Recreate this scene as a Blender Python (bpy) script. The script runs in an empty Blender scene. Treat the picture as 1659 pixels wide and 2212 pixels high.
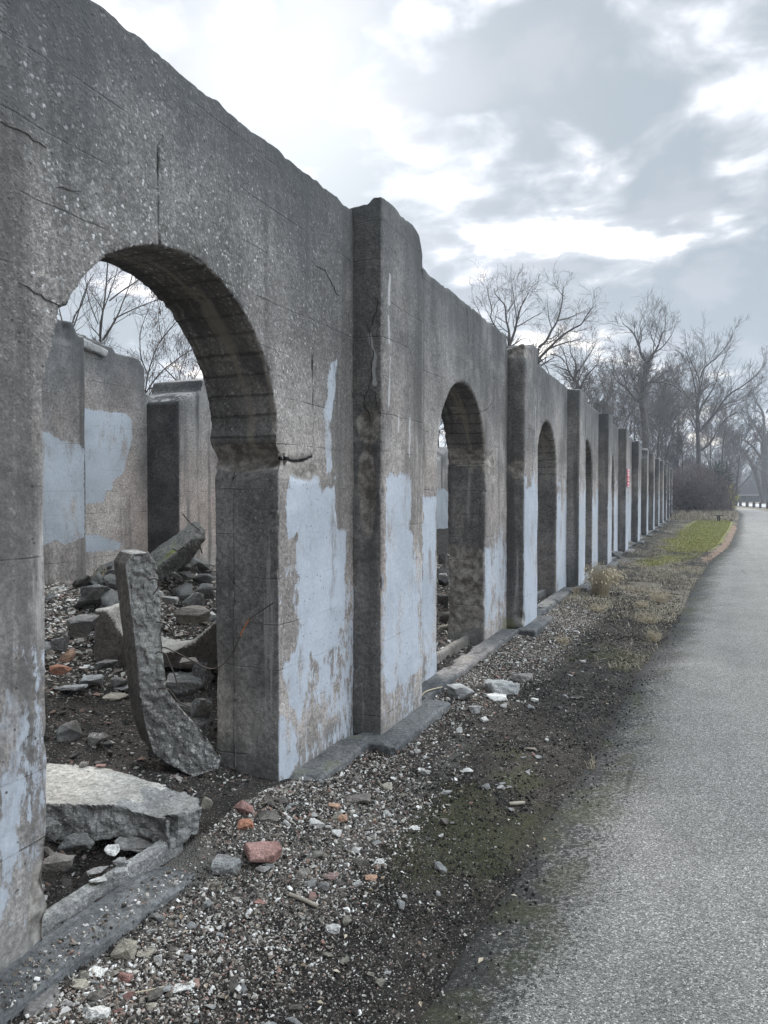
import bpy, bmesh, math, random
import numpy as np
from mathutils import Vector, Matrix
R = math.radians
scene = bpy.context.scene
COL = scene.collection
rng = np.random.default_rng(7)
random.seed(7)

# ------------------------------------------------------------------ camera
F, CX, CY = 1597.0, 829.5, 1106.0
TH, PI_ = math.atan((1516-829.5)/1597), math.atan(40/1597)
cr = np.array([math.cos(TH), math.sin(TH), 0]); ch = np.array([-math.sin(TH), math.cos(TH), 0]); cz = np.array([0, 0, 1.0])
cf = ch*math.cos(PI_)-cz*math.sin(PI_); cu = ch*math.sin(PI_)+cz*math.cos(PI_)
CAM = np.array([0, 0, 1.6])
cam = bpy.data.cameras.new('camera'); cam.sensor_fit = 'VERTICAL'; cam.sensor_height = 36; cam.lens = 36*F/2212
cam.clip_start = .05; cam.clip_end = 3000
co = bpy.data.objects.new('camera', cam); COL.objects.link(co)
m = Matrix([[cr[0], cu[0], -cf[0], 0], [cr[1], cu[1], -cf[1], 0], [cr[2], cu[2], -cf[2], 1.6], [0, 0, 0, 1]])
co.matrix_world = m
scene.camera = co
def ray(x, y): return cr*(x-CX)/F+cu*(CY-y)/F+cf
def atZ(x, y, z): d = ray(x, y); return CAM+d*(z-CAM[2])/d[2]
def atX(x, y, X): d = ray(x, y); return CAM+d*(X/d[0])
def atY(x, y, Y): d = ray(x, y); return CAM+d*(Y/d[1])
def atD(x, y, dep): return CAM+ray(x, y)*dep

# ------------------------------------------------------------------ noise
def _h(i, j, k, s):
    n = (i*374761393+j*668265263+k*1274126177+s*974634777) & 0xffffffff
    n = ((n ^ (n >> 13))*1274126177) & 0xffffffff
    n = (n ^ (n >> 16))
    return (n & 0xffffff)/float(0xffffff)*2-1
def vnoise(P, seed=0):
    P = np.asarray(P, float); I = np.floor(P).astype(np.int64); f = P-I; f = f*f*(3-2*f)
    out = 0
    for a in (0, 1):
        wa = f[:, 0] if a else 1-f[:, 0]
        for b in (0, 1):
            wb = f[:, 1] if b else 1-f[:, 1]
            for c in (0, 1):
                wc = f[:, 2] if c else 1-f[:, 2]
                out = out+wa*wb*wc*_h(I[:, 0]+a, I[:, 1]+b, I[:, 2]+c, seed)
    return out
def fbm(P, fr=1.0, o=4, seed=0, g=.5):
    P = np.asarray(P, float)*fr; s = 0; a = 1; t = 0
    for i in range(o):
        s = s+a*vnoise(P, seed+i*17); t += a; a *= g; P = P*2.03
    return s/t
def sstep(a, b, x):
    t = np.clip((x-a)/(b-a), 0, 1); return t*t*(3-2*t)

# ------------------------------------------------------------------ objects
def tag(o, label=None, cat=None, group=None, kind=None):
    for k, v in (('label', label), ('category', cat), ('group', group), ('kind', kind)):
        if v: o[k] = v
    return o
def link(name, me, mat=None, parent=None):
    o = bpy.data.objects.new(name, me); COL.objects.link(o)
    if parent: o.parent = parent
    if mat and me: me.materials.clear(); me.materials.append(mat)
    return o
def empty(name, loc=(0, 0, 0)):
    o = bpy.data.objects.new(name, None); COL.objects.link(o); o.location = loc; o.empty_display_size = .2; return o
def npmesh(name, V, Fc, smooth=False):
    me = bpy.data.meshes.new(name); V = np.asarray(V, np.float32); Fc = np.asarray(Fc, np.int32)
    k = Fc.shape[1]; n = len(Fc)
    me.vertices.add(len(V)); me.vertices.foreach_set('co', V.ravel())
    me.loops.add(n*k); me.loops.foreach_set('vertex_index', Fc.ravel())
    me.polygons.add(n); me.polygons.foreach_set('loop_start', np.arange(0, n*k, k, dtype=np.int32))
    try: me.polygons.foreach_set('loop_total', np.full(n, k, np.int32))
    except Exception: pass
    me.update(calc_edges=True)
    me.polygons.foreach_set('use_smooth', np.full(n, smooth))
    return me
def getV(me):
    V = np.empty(len(me.vertices)*3, np.float32); me.vertices.foreach_get('co', V); return V.reshape(-1, 3).astype(float)
def getN(me):
    V = np.empty(len(me.vertices)*3, np.float32); me.vertices.foreach_get('normal', V); return V.reshape(-1, 3).astype(float)
def setV(me, V): me.vertices.foreach_set('co', np.asarray(V, np.float32).ravel()); me.update()
def attr(me, name, v):
    a = me.attributes.new(name, 'FLOAT', 'POINT'); a.data.foreach_set('value', np.asarray(v, np.float32))
def prism(poly, axis, a, b):
    """solid from an outline; axis 'X': outline in (Y,Z), extruded from X=a to X=b; axis 'Z': outline in (X,Y); 'Y': (X,Z)"""
    bm = bmesh.new()
    def p3(u, v, w): return {'X': (w, u, v), 'Z': (u, v, w), 'Y': (u, w, v)}[axis]
    A = [bm.verts.new(p3(u, v, a)) for u, v in poly]; B = [bm.verts.new(p3(u, v, b)) for u, v in poly]
    bm.faces.new(A); bm.faces.new(B[::-1]); n = len(poly)
    for i in range(n): bm.faces.new((A[i], B[i], B[(i+1) % n], A[(i+1) % n]))
    bmesh.ops.recalc_face_normals(bm, faces=bm.faces)
    return bm
def tomesh(bm, name='mesh'):
    me = bpy.data.meshes.new(name); bm.to_mesh(me); bm.free(); return me
def remesh(bm, voxel, name, smooth=True):
    me = tomesh(bm, name); o = bpy.data.objects.new('tmp', me); COL.objects.link(o)
    md = o.modifiers.new('r', 'REMESH'); md.mode = 'VOXEL'; md.voxel_size = voxel; md.use_smooth_shade = smooth
    dg = bpy.context.evaluated_depsgraph_get(); dg.update()
    r = bpy.data.meshes.new_from_object(o.evaluated_get(dg)); r.name = name
    bpy.data.objects.remove(o); bpy.data.meshes.remove(me)
    return r
def rough(me, amp, fr, seed=0, o=4, chip=0.0, chipfr=3.0):
    V = getV(me); N = getN(me)
    d = fbm(V, fr, o, seed)*amp
    if chip: d = d-chip*sstep(.25, .6, fbm(V, chipfr, 3, seed+99))
    setV(me, V+N*d[:, None]); return me
def segdist(V, pts):
    d = np.full(len(V), 1e9)
    for a, b in zip(pts[:-1], pts[1:]):
        a = np.asarray(a); b = np.asarray(b); ab = b-a; L = max((ab@ab), 1e-9)
        t = np.clip(((V-a)@ab)/L, 0, 1); d = np.minimum(d, np.linalg.norm(V-(a+t[:, None]*ab), axis=1))
    return d
def polydist(U, W, poly):
    """signed distance (positive inside) of points (U,W) to a polygon"""
    P = np.asarray(poly, float); n = len(P); ins = np.zeros(len(U), bool); d = np.full(len(U), 1e9)
    for i in range(n):
        x1, y1 = P[i]; x2, y2 = P[(i+1) % n]
        c = ((y1 > W) != (y2 > W)); xx = (x2-x1)*(W-y1)/((y2-y1) if y2 != y1 else 1e-9)+x1
        ins ^= (c & (U < xx))
        ex, ey = x2-x1, y2-y1; L = max(ex*ex+ey*ey, 1e-12); t = np.clip(((U-x1)*ex+(W-y1)*ey)/L, 0, 1)
        d = np.minimum(d, np.hypot(U-x1-t*ex, W-y1-t*ey))
    return np.where(ins, d, -d)

# ------------------------------------------------------------------ node helper
class NT:
    def __init__(s, name, world=False):
        if world: s.m = bpy.data.worlds.new(name)
        else: s.m = bpy.data.materials.new(name)
        s.m.use_nodes = True; s.t = s.m.node_tree; s.t.nodes.clear(); s.world = world
        s.out = s.t.nodes.new('ShaderNodeOutputWorld' if world else 'ShaderNodeOutputMaterial')
    def n(s, ty, **kw):
        x = s.t.nodes.new('ShaderNode'+ty)
        for k, v in kw.items(): setattr(x, k, v)
        return x
    def set(s, sock, v):
        if isinstance(v, bpy.types.NodeSocket): s.t.links.new(v, sock)
        elif v is not None: sock.default_value = v
    def coord(s, k='Object'): return s.n('TexCoord').outputs[k]
    def math(s, op, a, b=None, c=None, clamp=False):
        x = s.n('Math', operation=op, use_clamp=clamp); s.set(x.inputs[0], a)
        if b is not None: s.set(x.inputs[1], b)
        if c is not None: s.set(x.inputs[2], c)
        return x.outputs[0]
    def vmath(s, op, a, b=None, out=0):
        x = s.n('VectorMath', operation=op); s.set(x.inputs[0], a)
        if b is not None: s.set(x.inputs[1], b)
        return x.outputs[out]
    def sep(s, v): x = s.n('SeparateXYZ'); s.set(x.inputs[0], v); return x.outputs
    def comb(s, a, b, c):
        x = s.n('CombineXYZ'); s.set(x.inputs[0], a); s.set(x.inputs[1], b); s.set(x.inputs[2], c); return x.outputs[0]
    def sc(s, v, k): return s.vmath('MULTIPLY', v, k)
    def noise(s, v, scale, det=5, ro=.55, dist=0, out='Fac'):
        x = s.n('TexNoise'); s.set(x.inputs['Vector'], v); x.inputs['Scale'].default_value = scale
        x.inputs['Detail'].default_value = det; x.inputs['Roughness'].default_value = ro; x.inputs['Distortion'].default_value = dist
        return x.outputs[out]
    def vor(s, v, scale, feat='F1', rnd=1):
        x = s.n('TexVoronoi', feature=feat); s.set(x.inputs['Vector'], v); x.inputs['Scale'].default_value = scale
        x.inputs['Randomness'].default_value = rnd; return x.outputs
    def ramp(s, f, *st, interp='LINEAR'):
        x = s.n('ValToRGB'); s.set(x.inputs[0], f); r = x.color_ramp; r.interpolation = interp
        while len(r.elements) < len(st): r.elements.new(.5)
        for e, (p, c) in zip(r.elements, st):
            e.position = p; e.color = (c, c, c, 1) if not hasattr(c, '__len__') else (*c, 1)
        return x.outputs[0]
    def step(s, f, a, b):
        x = s.n('MapRange', interpolation_type='SMOOTHSTEP'); s.set(x.inputs[0], f); x.inputs[1].default_value = a; x.inputs[2].default_value = b
        return x.outputs[0]
    def mix(s, f, a, b, bt='MIX'):
        x = s.n('Mix', data_type='RGBA', blend_type=bt); s.set(x.inputs[0], f)
        for i, v in ((6, a), (7, b)):
            if isinstance(v, (int, float)): v = (v, v, v, 1)
            elif isinstance(v, tuple) and len(v) == 3: v = (*v, 1)
            s.set(x.inputs[i], v)
        return x.outputs[2]
    def at(s, name): return s.n('Attribute', attribute_name=name).outputs['Fac']
    def rand(s): return s.n('ObjectInfo').outputs['Random']
    def island(s): return s.n('NewGeometry').outputs['Random Per Island']
    def bump(s, h, st=.5, d=.01):
        x = s.n('Bump'); s.set(x.inputs['Height'], h); x.inputs['Strength'].default_value = st; x.inputs['Distance'].default_value = d
        return x.outputs[0]
    def bsdf(s, col, ro=.9, nor=None, spec=.3):
        x = s.n('BsdfPrincipled'); s.set(x.inputs['Base Color'], col if not isinstance(col, tuple) or len(col) == 4 else (*col, 1)); s.set(x.inputs['Roughness'], ro)
        x.inputs['Specular IOR Level'].default_value = spec
        if nor is not None: s.set(x.inputs['Normal'], nor)
        s.t.links.new(x.outputs[0], s.out.inputs[0]); return s.m

def concrete(name, wall=True, agg=1.0, dark=1.0, paint=(.425, .45, .49), k1=(.125, .118, .113), k2=(.265, .249, .234), moss=0.0, scale=1.0):
    s = NT(name); P = s.coord('Object')
    if not wall:
        off = s.math('MULTIPLY', s.rand(), 37.0); P = s.vmath('ADD', P, s.comb(off, off, off))
        if scale != 1: P = s.sc(P, (scale,)*3)
    x, y, z = s.sep(P)
    n1 = s.noise(P, 1.1, 6, .6); n2 = s.noise(s.vmath('ADD', P, (5, 3, 9)), .55, 4)
    fine = s.noise(P, 38, 5, .65); med = s.noise(P, 7, 6, .65)
    col = s.mix(s.step(n1, .38, .64), k1, k2)
    col = s.mix(s.math('MULTIPLY', s.step(n2, .5, .68), .55), col, (.285, .243, .218))
    col = s.mix(1, col, s.ramp(med, (.3, .72), (.7, 1.2)), 'MULTIPLY')
    col = s.mix(1, col, s.ramp(fine, (.28, .50), (.72, 1.45)), 'MULTIPLY')
    fin2 = s.noise(P, 105, 3, .7); col = s.mix(1, col, s.ramp(fin2, (.3, .66), (.7, 1.34)), 'MULTIPLY')
    # exposed aggregate: every stone its own tone
    wv = s.n('TexNoise'); s.set(wv.inputs['Vector'], P); wv.inputs['Scale'].default_value = 75; wv.inputs['Detail'].default_value = 3
    PW_ = s.vmath('ADD', P, s.sc(s.vmath('SUBTRACT', wv.outputs['Color'], (.5, .5, .5)), (.022, .022, .022)))
    v = s.vor(PW_, 62); vs_ = s.sep(v['Color']); vr = vs_[0]; vd = s.math('ADD', v['Distance'], s.math('MULTIPLY', s.math('SUBTRACT', vs_[1], .35), .42))
    vb = s.vor(PW_, 30); vbs = s.sep(vb['Color']); big = s.math('MULTIPLY', s.step(s.math('ADD', vb['Distance'], s.math('MULTIPLY', vbs[1], .4)), .56, .44), s.step(vbs[2], .42, .48))
    am = s.step(s.noise(P, .75, 5, .6), .40, .60)
    if wall:
        up = s.math('MULTIPLY', s.step(z, 1.2, 2.6), s.step(y, 6.0, 2.5)); am = s.math('MAXIMUM', s.math('MULTIPLY', am, .30), up)
    am = s.math('MULTIPLY', am, agg)
    st = s.math('MULTIPLY', s.step(vd, .52, .30), am)
    chip = s.ramp(vr, (.0, (.10, .098, .095)), (.3, (.17, .162, .155)), (.62, (.27, .26, .245)), (.88, (.31, .30, .285)), (1, (.60, .59, .58)))
    col = s.mix(s.math('MULTIPLY', st, .85), col, chip)
    col = s.mix(s.math('MULTIPLY', s.math('MULTIPLY', big, am), .6), col, s.ramp(vbs[0], (0, (.09, .085, .08)), (.6, (.17, .16, .148)), (.9, (.30, .29, .275)), (1, (.48, .47, .45))))
    col = s.mix(s.math('MULTIPLY', s.step(vd, .55, .8), s.math('MULTIPLY', am, .55)), col, (.09, .087, .083))
    # pores
    pv = s.vor(P, 23); pore = s.math('MULTIPLY', s.step(pv['Distance'], .15, .08), s.step(s.sep(pv['Color'])[1], .50, .54))
    col = s.mix(s.math('MULTIPLY', pore, .75), col, (.045, .043, .042))
    h = s.math('ADD', s.math('MULTIPLY', s.math('MULTIPLY', s.step(vd, .6, .15), am), 1.0), s.math('MULTIPLY', fine, 1.1))
    h = s.math('SUBTRACT', h, s.math('MULTIPLY', pore, 1.2))
    if wall:
        # run-off streaks, lime bloom, growth along the coping, damp foot
        sp = s.sc(P, (4.2, 4.2, .22)); stn = s.noise(sp, 1.0, 5, .6)
        col = s.mix(s.math('MULTIPLY', s.step(stn, .50, .68), .70*dark), col, (.062, .060, .058))
        sp2 = s.sc(P, (9, 9, .5)); lime = s.math('MULTIPLY', s.step(s.noise(s.vmath('ADD', sp2, (3, 7, 1)), 1, 5, .65), .60, .72), s.step(z, 3.2, 1.0))
        col = s.mix(s.math('MULTIPLY', lime, .38), col, (.50, .485, .46))
        lm = s.math('ABSOLUTE', s.math('SUBTRACT', s.math('FRACT', s.math('ADD', s.math('MULTIPLY', z, 3.95), s.math('MULTIPLY', s.noise(P, 2.5, 4), .16))), .5))
        line = s.math('MULTIPLY', s.step(lm, .022, .004), s.step(s.noise(s.sc(P, (1.3, 1.3, 3)), 2.2, 5), .46, .60))
        col = s.mix(s.math('MULTIPLY', line, .55), col, (.06, .058, .055)); h = s.math('SUBTRACT', h, s.math('MULTIPLY', line, 1.2))
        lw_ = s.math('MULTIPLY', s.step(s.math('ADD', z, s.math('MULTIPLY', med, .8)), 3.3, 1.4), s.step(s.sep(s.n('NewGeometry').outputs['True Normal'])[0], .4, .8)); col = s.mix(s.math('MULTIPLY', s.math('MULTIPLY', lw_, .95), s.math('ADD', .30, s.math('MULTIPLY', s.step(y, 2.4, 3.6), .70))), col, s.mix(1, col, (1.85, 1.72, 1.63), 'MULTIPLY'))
        arm = s.at('arcm'); al = s.math('ABSOLUTE', s.math('SUBTRACT', s.math('FRACT', s.math('ADD', s.math('MULTIPLY', s.at('arcp'), 8.5), s.math('MULTIPLY', s.noise(P, 5, 4), .35))), .5))
        aln = s.math('MULTIPLY', s.step(al, .10, .03), arm); h = s.math('SUBTRACT', h, s.math('MULTIPLY', aln, 3.0)); col = s.mix(s.math('MULTIPLY', aln, .6), col, (.05, .047, .043))
        bnd = s.noise(s.comb(s.math('MULTIPLY', x, 7.5), s.math('MULTIPLY', s.at('arcp'), .5), 0), 1, 4, .55); col = s.mix(s.math('MULTIPLY', s.math('MULTIPLY', s.step(bnd, .54, .62), arm), .6), col, (.27, .24, .20)); col = s.mix(s.math('MULTIPLY', s.math('MULTIPLY', s.step(bnd, .48, .38), arm), .7), col, (.05, .05, .05))
        gr = s.step(s.math('ADD', z, s.math('MULTIPLY', s.noise(s.sc(P, (3, 3, .4)), 1.2, 5), 1.1)), 3.25, 4.2)
        col = s.mix(s.math('MULTIPLY', gr, .82), col, (.075, .078, .080))
        ft = s.step(s.math('ADD', z, s.math('MULTIPLY', med, .35)), .42, .12)
        col = s.mix(s.math('MULTIPLY', ft, .5), col, (.10, .10, .092))
        # paint left from covered graffiti
        pm = s.math('ADD', s.at('paint'), s.math('ADD', s.math('MULTIPLY', s.math('SUBTRACT', s.noise(s.sc(P, (1, 1, .35)), 30, 7, .75), .5), 1.1), s.math('MULTIPLY', s.math('SUBTRACT', med, .5), .7)))
        pf = s.math('MULTIPLY', s.step(pm, .44, .56), s.math('SUBTRACT', 1, s.math('MULTIPLY', pore, .9)))
        pc = s.mix(s.step(s.noise(P, 1.7, 4), .4, .6), paint, tuple(c*.86 for c in paint)); pc = s.mix(1, pc, s.ramp(fine, (.2, .86), (.8, 1.08)), 'MULTIPLY')
        pc = s.mix(s.math('MULTIPLY', line, .35), pc, (.2, .2, .2))
        pc = s.mix(s.math('MULTIPLY', s.step(stn, .56, .74), .25), pc, (.25, .25, .24))
        wear = s.math('MULTIPLY', s.step(s.noise(s.vmath('ADD', s.sc(P, (2.4, 2.4, .9)), (7, 2, 4)), 1.6, 7, .68), .53, .66), .8)
        pf = s.math('MULTIPLY', pf, s.math('SUBTRACT', 1, wear))
        col = s.mix(s.math('MULTIPLY', pf, .92), col, pc)
        h = s.mix(pf, h, s.math('MULTIPLY', fine, .7))
        wm = s.math('ADD', s.at('white'), s.math('MULTIPLY', s.math('SUBTRACT', med, .5), .8))
        col = s.mix(s.math('MULTIPLY', s.step(wm, .45, .75), .62), col, (.46, .455, .455))
        rw = s.step(s.math('ADD', s.at('raw'), s.math('MULTIPLY', s.math('SUBTRACT', med, .5), .8)), .4, .6)
        rc = s.mix(s.step(s.noise(P, 15, 5, .7), .4, .62), (.13, .115, .10), (.34, .31, .275))
        col = s.mix(s.math('MULTIPLY', rw, .8), col, rc)
        col = s.mix(s.step(s.math('ADD', s.at('crack'), s.math('MULTIPLY', s.math('SUBTRACT', fine, .5), .5)), .45, .75), col, (.018, .017, .016))
        mo = s.step(s.math('ADD', s.at('moss'), s.math('MULTIPLY', s.math('SUBTRACT', med, .5), .9)), .4, .65)
        col = s.mix(s.math('MULTIPLY', mo, .55), col, (.15, .15, .05))
    elif moss:
        mo = s.step(s.math('ADD', s.noise(P, 2.2, 4), s.math('MULTIPLY', s.math('SUBTRACT', med, .5), .5)), .60, .72)
        up = s.step(s.sep(s.n('NewGeometry').outputs['Normal'])[2], .3, .8)
        col = s.mix(s.math('MULTIPLY', s.math('MULTIPLY', mo, up), moss), col, (.10, .11, .02))
    return s.bsdf(col, .93, s.bump(h, .6 if wall else .85, .006 if wall else .008), .2)

M = {}
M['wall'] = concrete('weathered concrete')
M['back'] = concrete('weathered concrete rear', agg=.5, dark=1.25, k1=(.13, .124, .12), k2=(.245, .235, .222), paint=(.40, .435, .47))
M['foot'] = concrete('footing concrete', wall=False, agg=.25, k1=(.075, .077, .078), k2=(.135, .135, .132), moss=.3)
M['broken'] = concrete('broken concrete', wall=False, agg=.8, k1=(.16, .156, .148), k2=(.30, .292, .275), moss=.35)
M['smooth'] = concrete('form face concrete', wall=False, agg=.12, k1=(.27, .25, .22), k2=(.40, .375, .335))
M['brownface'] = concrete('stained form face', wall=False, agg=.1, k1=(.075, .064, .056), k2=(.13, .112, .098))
M['darkrock'] = concrete('dark damp rubble', wall=False, agg=.55, k1=(.075, .074, .07), k2=(.165, .16, .15), moss=.5)
M['mossy'] = concrete('mossy slab', wall=False, agg=.5, k1=(.075, .075, .065), k2=(.15, .145, .13), moss=1.0)
M['grey'] = concrete('pale grey stone', wall=False, agg=.5, k1=(.27, .27, .26), k2=(.42, .415, .40), scale=2.5)
M['white'] = concrete('chalky stone', wall=False, agg=.2, k1=(.46, .44, .41), k2=(.62, .60, .56), scale=3)
M['tan'] = concrete('tan stone', wall=False, agg=.3, k1=(.20, .18, .145), k2=(.36, .325, .26), scale=3)
M['brown'] = concrete('brown stone', wall=False, agg=.3, k1=(.10, .09, .078), k2=(.21, .19, .165), scale=2.5)
M['brick'] = concrete('brick fragment', wall=False, agg=.3, k1=(.22, .115, .095), k2=(.36, .21, .178), scale=2.5)
M['orange'] = concrete('orange brick', wall=False, agg=.25, k1=(.34, .15, .09), k2=(.42, .24, .17), scale=2.5)
M['tanbrick'] = concrete('weathered tan brick', wall=False, agg=.2, k1=(.33, .18, .115), k2=(.46, .29, .20), scale=2.5)

def simple(name, c, ro=.85, var=.3, sc=8):
    s = NT(name); P = s.coord(); f = s.noise(P, sc, 5, .6)
    col = s.mix(1, (*c, 1), s.ramp(f, (.25, 1-var), (.75, 1+var)), 'MULTIPLY'); return s.bsdf(col, ro, s.bump(f, .3, .004), .25)
def bark(name, a, b):
    s = NT(name); P = s.coord(); f = s.noise(s.sc(P, (9, 9, 1.6)), 1.5, 5, .65)
    col = s.mix(s.step(f, .35, .65), a, b); return s.bsdf(col, .95, s.bump(f, .8, .03), .1)
M['bark'] = bark('grey bark', (.05, .044, .04), (.12, .108, .10))
M['twig'] = simple('bare twigs', (.10, .088, .082), .9, .3, 2)
M['thicket'] = simple('brown purple twigs', (.125, .096, .090), .9, .4, .6)
M['rust'] = simple('rusted iron bar', (.055, .042, .036), .7, .5, 30)
M['wire'] = simple('orange painted wire', (.30, .11, .05), .6, .2, 20)
M['wood'] = simple('weathered wood', (.26, .225, .18), .85, .4, 12)
M['straw'] = simple('dry straw', (.44, .37, .26), .85, .35, 3)
M['darkmetal'] = simple('dark painted metal', (.03, .03, .032), .5, .2, 6)
M['post'] = simple('brown timber post', (.075, .06, .05), .9, .3, 6)
M['evergreen'] = simple('evergreen needles', (.028, .042, .03), .8, .4, 3)
M['yellowleaf'] = simple('yellow green leaves', (.36, .36, .07), .7, .3, 3)
M['pod'] = simple('dry seed pods', (.10, .075, .055), .8, .4, 3)

# ------------------------------------------------------------------ ground shape
EDGE = np.array([(-2, -1.1), (1.2, -.93), (2.35, -.85), (3.2, -.78), (4.04, -.73), (5, -.66), (7.4, -.56), (9.5, -.38), (16, -.10), (21.3, .28), (26.3, .80), (40, 1.58), (50, 2.0), (65, 2.75), (80, 3.0)])
def edgeX(Y): return np.interp(Y, EDGE[:, 0], EDGE[:, 1])
def hgt(X, Y, fine=True):
    X = np.asarray(X, float); Y = np.asarray(Y, float); P = np.stack([X, Y, X*0], -1).reshape(-1, 3)
    b = np.full(X.shape, -.10)
    near = np.exp(-((Y-3.1)/.42)**2)*sstep(-1.3, -2.0, X)*.10          # rubble against the near pier
    side = sstep(-1.3, -2.0, X)*.035
    ins = sstep(-2.45, -5.6, X)*.66+sstep(-2.3, -2.6, X)*.05
    far = sstep(60, 45, Y)
    z = b+near+side+ins*far+.24*np.exp(-((X+4.75)/.75)**2-((Y-6.0)/.9)**2)-.09*np.exp(-((X+2.55)/.22)**2-((Y-2.45)/.33)**2)
    if fine:
        n = (fbm(P, 1.7, 4, 3)*.03+fbm(P, 9, 3, 5)*.008).reshape(X.shape)
        off = sstep(.1, -.4, X-edgeX(Y)); z = z+n*off*np.where(X < -2.6, 1.8, 1)
        z = z-.02*(1-off)
    return z
def gpt(px, py):
    z = -.1
    for _ in range(12):
        p = atZ(px, py, z); z = float(hgt(np.array([p[0]]), np.array([p[1]]))[0])
    return p
def dep(p): return float((np.asarray(p)-CAM)@cf)

# ------------------------------------------------------------------ ground sheet
def lines(segs):
    out = []
    for a, b, n in segs: out += list(np.linspace(a, b, n, endpoint=False))
    return np.array(out+[segs[-1][1]])
gx = lines([(-900, -60, 12), (-60, -12, 24), (-12, -6.5, 40), (-6.5, -2.6, 90), (-2.6, .2, 110), (.2, 4, 30), (4, 30, 26), (30, 900, 14)])
gy = lines([(-60, -2, 12), (-2, 1, 24), (1, 8, 210), (8, 16, 130), (16, 45, 130), (45, 120, 70), (120, 1500, 24)])
GX, GY = np.meshgrid(gx, gy); GZ = hgt(GX, GY)
nx, ny = len(gx), len(gy); idx = np.arange(nx*ny).reshape(ny, nx)
FQ = np.stack([idx[:-1, :-1], idx[:-1, 1:], idx[1:, 1:], idx[1:, :-1]], -1).reshape(-1, 4)
me = npmesh('ground', np.stack([GX, GY, GZ], -1).reshape(-1, 3), FQ, True)
X, Y = GX.ravel(), GY.ravel(); P2 = np.stack([X, Y, X*0], 1); ns = fbm(P2, .9, 4, 11); nf = fbm(P2, 4, 3, 12)
ex = X-edgeX(Y)
grass = sstep(18, 24, Y+ns*6)*sstep(-1.5, -.7, X-(Y-20)*.012+ns*.4)*sstep(.25, -.25, ex+.45-.006*Y+nf*.2)*sstep(53, 46, Y)
dry = (.45+.55*sstep(-.15, .35, ns+.6*nf))*sstep(8.5, 13, Y+ns*4)*sstep(-1.9, -1.2, X+nf*.3)*sstep(.5, 0, ex)
dry = np.maximum(dry, sstep(48, 56, Y)); dry = np.maximum(dry, sstep(2.0, 3.5, ex)); dry = np.maximum(dry, sstep(-7, -9, X))
mossa = .85*sstep(-.05, .55, ns+.7*nf)*sstep(-1.75, -1.2, X)*sstep(.2, -.1, ex)*sstep(11, 8, Y)*sstep(2.2, 3.4, Y)
red = np.exp(-((ex+.12+nf*.08)/.17)**2)*sstep(18, 22, Y)*sstep(47, 42, Y)
pale = sstep(-.9, -1.6, X+ns*.3)*sstep(-2.3, -2.1, X)*sstep(.0, .5, ns+.35*np.exp(-((Y-3.4)/1.2)**2)+.4*np.exp(-((Y-9.5)/2.5)**2))
for k, v in (('grass', grass), ('dry', dry), ('mossy', mossa), ('red', red), ('pale', pale)): attr(me, k, v)
s = NT('dark gravelly soil'); P = s.coord(); f = s.noise(P, 60, 6, .7); mm = s.noise(P, 6, 6, .65)
v = s.vor(P, 95); vr = s.sep(v['Color'])[0]
col = s.mix(s.step(mm, .35, .65), (.017, .014, .012), (.050, .042, .035))
gravel = s.ramp(vr, (0, (.02, .019, .018)), (.5, (.075, .068, .062)), (.8, (.15, .14, .125)), (.93, (.33, .31, .28)), (1, (.5, .48, .44)))
col = s.mix(s.math('MULTIPLY', s.step(v['Distance'], .55, .3), .62), col, gravel)
col = s.mix(s.math('MULTIPLY', s.step(s.math('ADD', s.at('pale'), s.math('SUBTRACT', mm, .5)), .4, .9), .45), col, (.20, .185, .165))
col = s.mix(s.math('MULTIPLY', s.step(s.math('ADD', s.at('mossy'), s.math('MULTIPLY', s.math('SUBTRACT', f, .5), 1.6)), .45, .9), .6), col, (.062, .062, .028))
dr = s.step(s.math('ADD', s.at('dry'), s.math('MULTIPLY', s.math('SUBTRACT', mm, .5), 1.7)), .4, .8)
col = s.mix(s.math('MULTIPLY', dr, .8), col, s.mix(f, (.085, .075, .06), (.29, .25, .19)))
gr = s.step(s.math('ADD', s.at('grass'), s.math('MULTIPLY', s.math('SUBTRACT', s.noise(P, 2.2, 7, .7), .5), 2.4)), .4, .8)
col = s.mix(s.math('MULTIPLY', gr, .9), col, s.mix(f, (.15, .155, .045), (.32, .31, .11)))
rd = s.step(s.math('ADD', s.at('red'), s.math('MULTIPLY', s.math('SUBTRACT', s.noise(P, 2.6, 7, .7), .5), 1.8)), .45, .8)
col = s.mix(s.math('MULTIPLY', rd, .85), col, s.mix(f, (.20, .13, .095), (.36, .25, .19)))
h = s.math('ADD', s.math('MULTIPLY', s.step(v['Distance'], .6, .1), .8), f)
M['soil'] = s.bsdf(col, .95, s.bump(h, 1.0, .012), .15)
tag(link('ground', me, M['soil']), kind='structure')

# path: follows its own edge, bends to the left beyond the brush
PL = np.concatenate([np.stack([np.interp(t := np.concatenate([np.arange(-2, 12, .04), np.arange(12, 80, .5)]), EDGE[:, 0], EDGE[:, 1]), t], 1), [(2.6, 90), (.6, 100), (-6, 109), (-20, 114)]])
W = np.interp(PL[:, 1], [0, 20, 50, 73, 90], [3.3, 3.2, 3.0, 2.6, 2.6])
PR = PL+np.stack([W, np.zeros(len(W))], 1); PR[-4:] = [(5.0, 93), (3.0, 104), (-5, 113.5), (-20, 118)]
nl = len(PL); jag = fbm(np.stack([PL[:, 1]*3, PL[:, 1]*0, PL[:, 1]*0], 1), 1, 5, 21)
PL[:, 0] += jag*np.where(PL[:, 1] < 60, .03, 0)
us = np.array([0, .01, .03, .06, .1, .15, .2, .3, .45, .6, .8, 1]); nu = len(us)
VX = PL[:, None, :]+(PR-PL)[:, None, :]*us[None, :, None]
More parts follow.
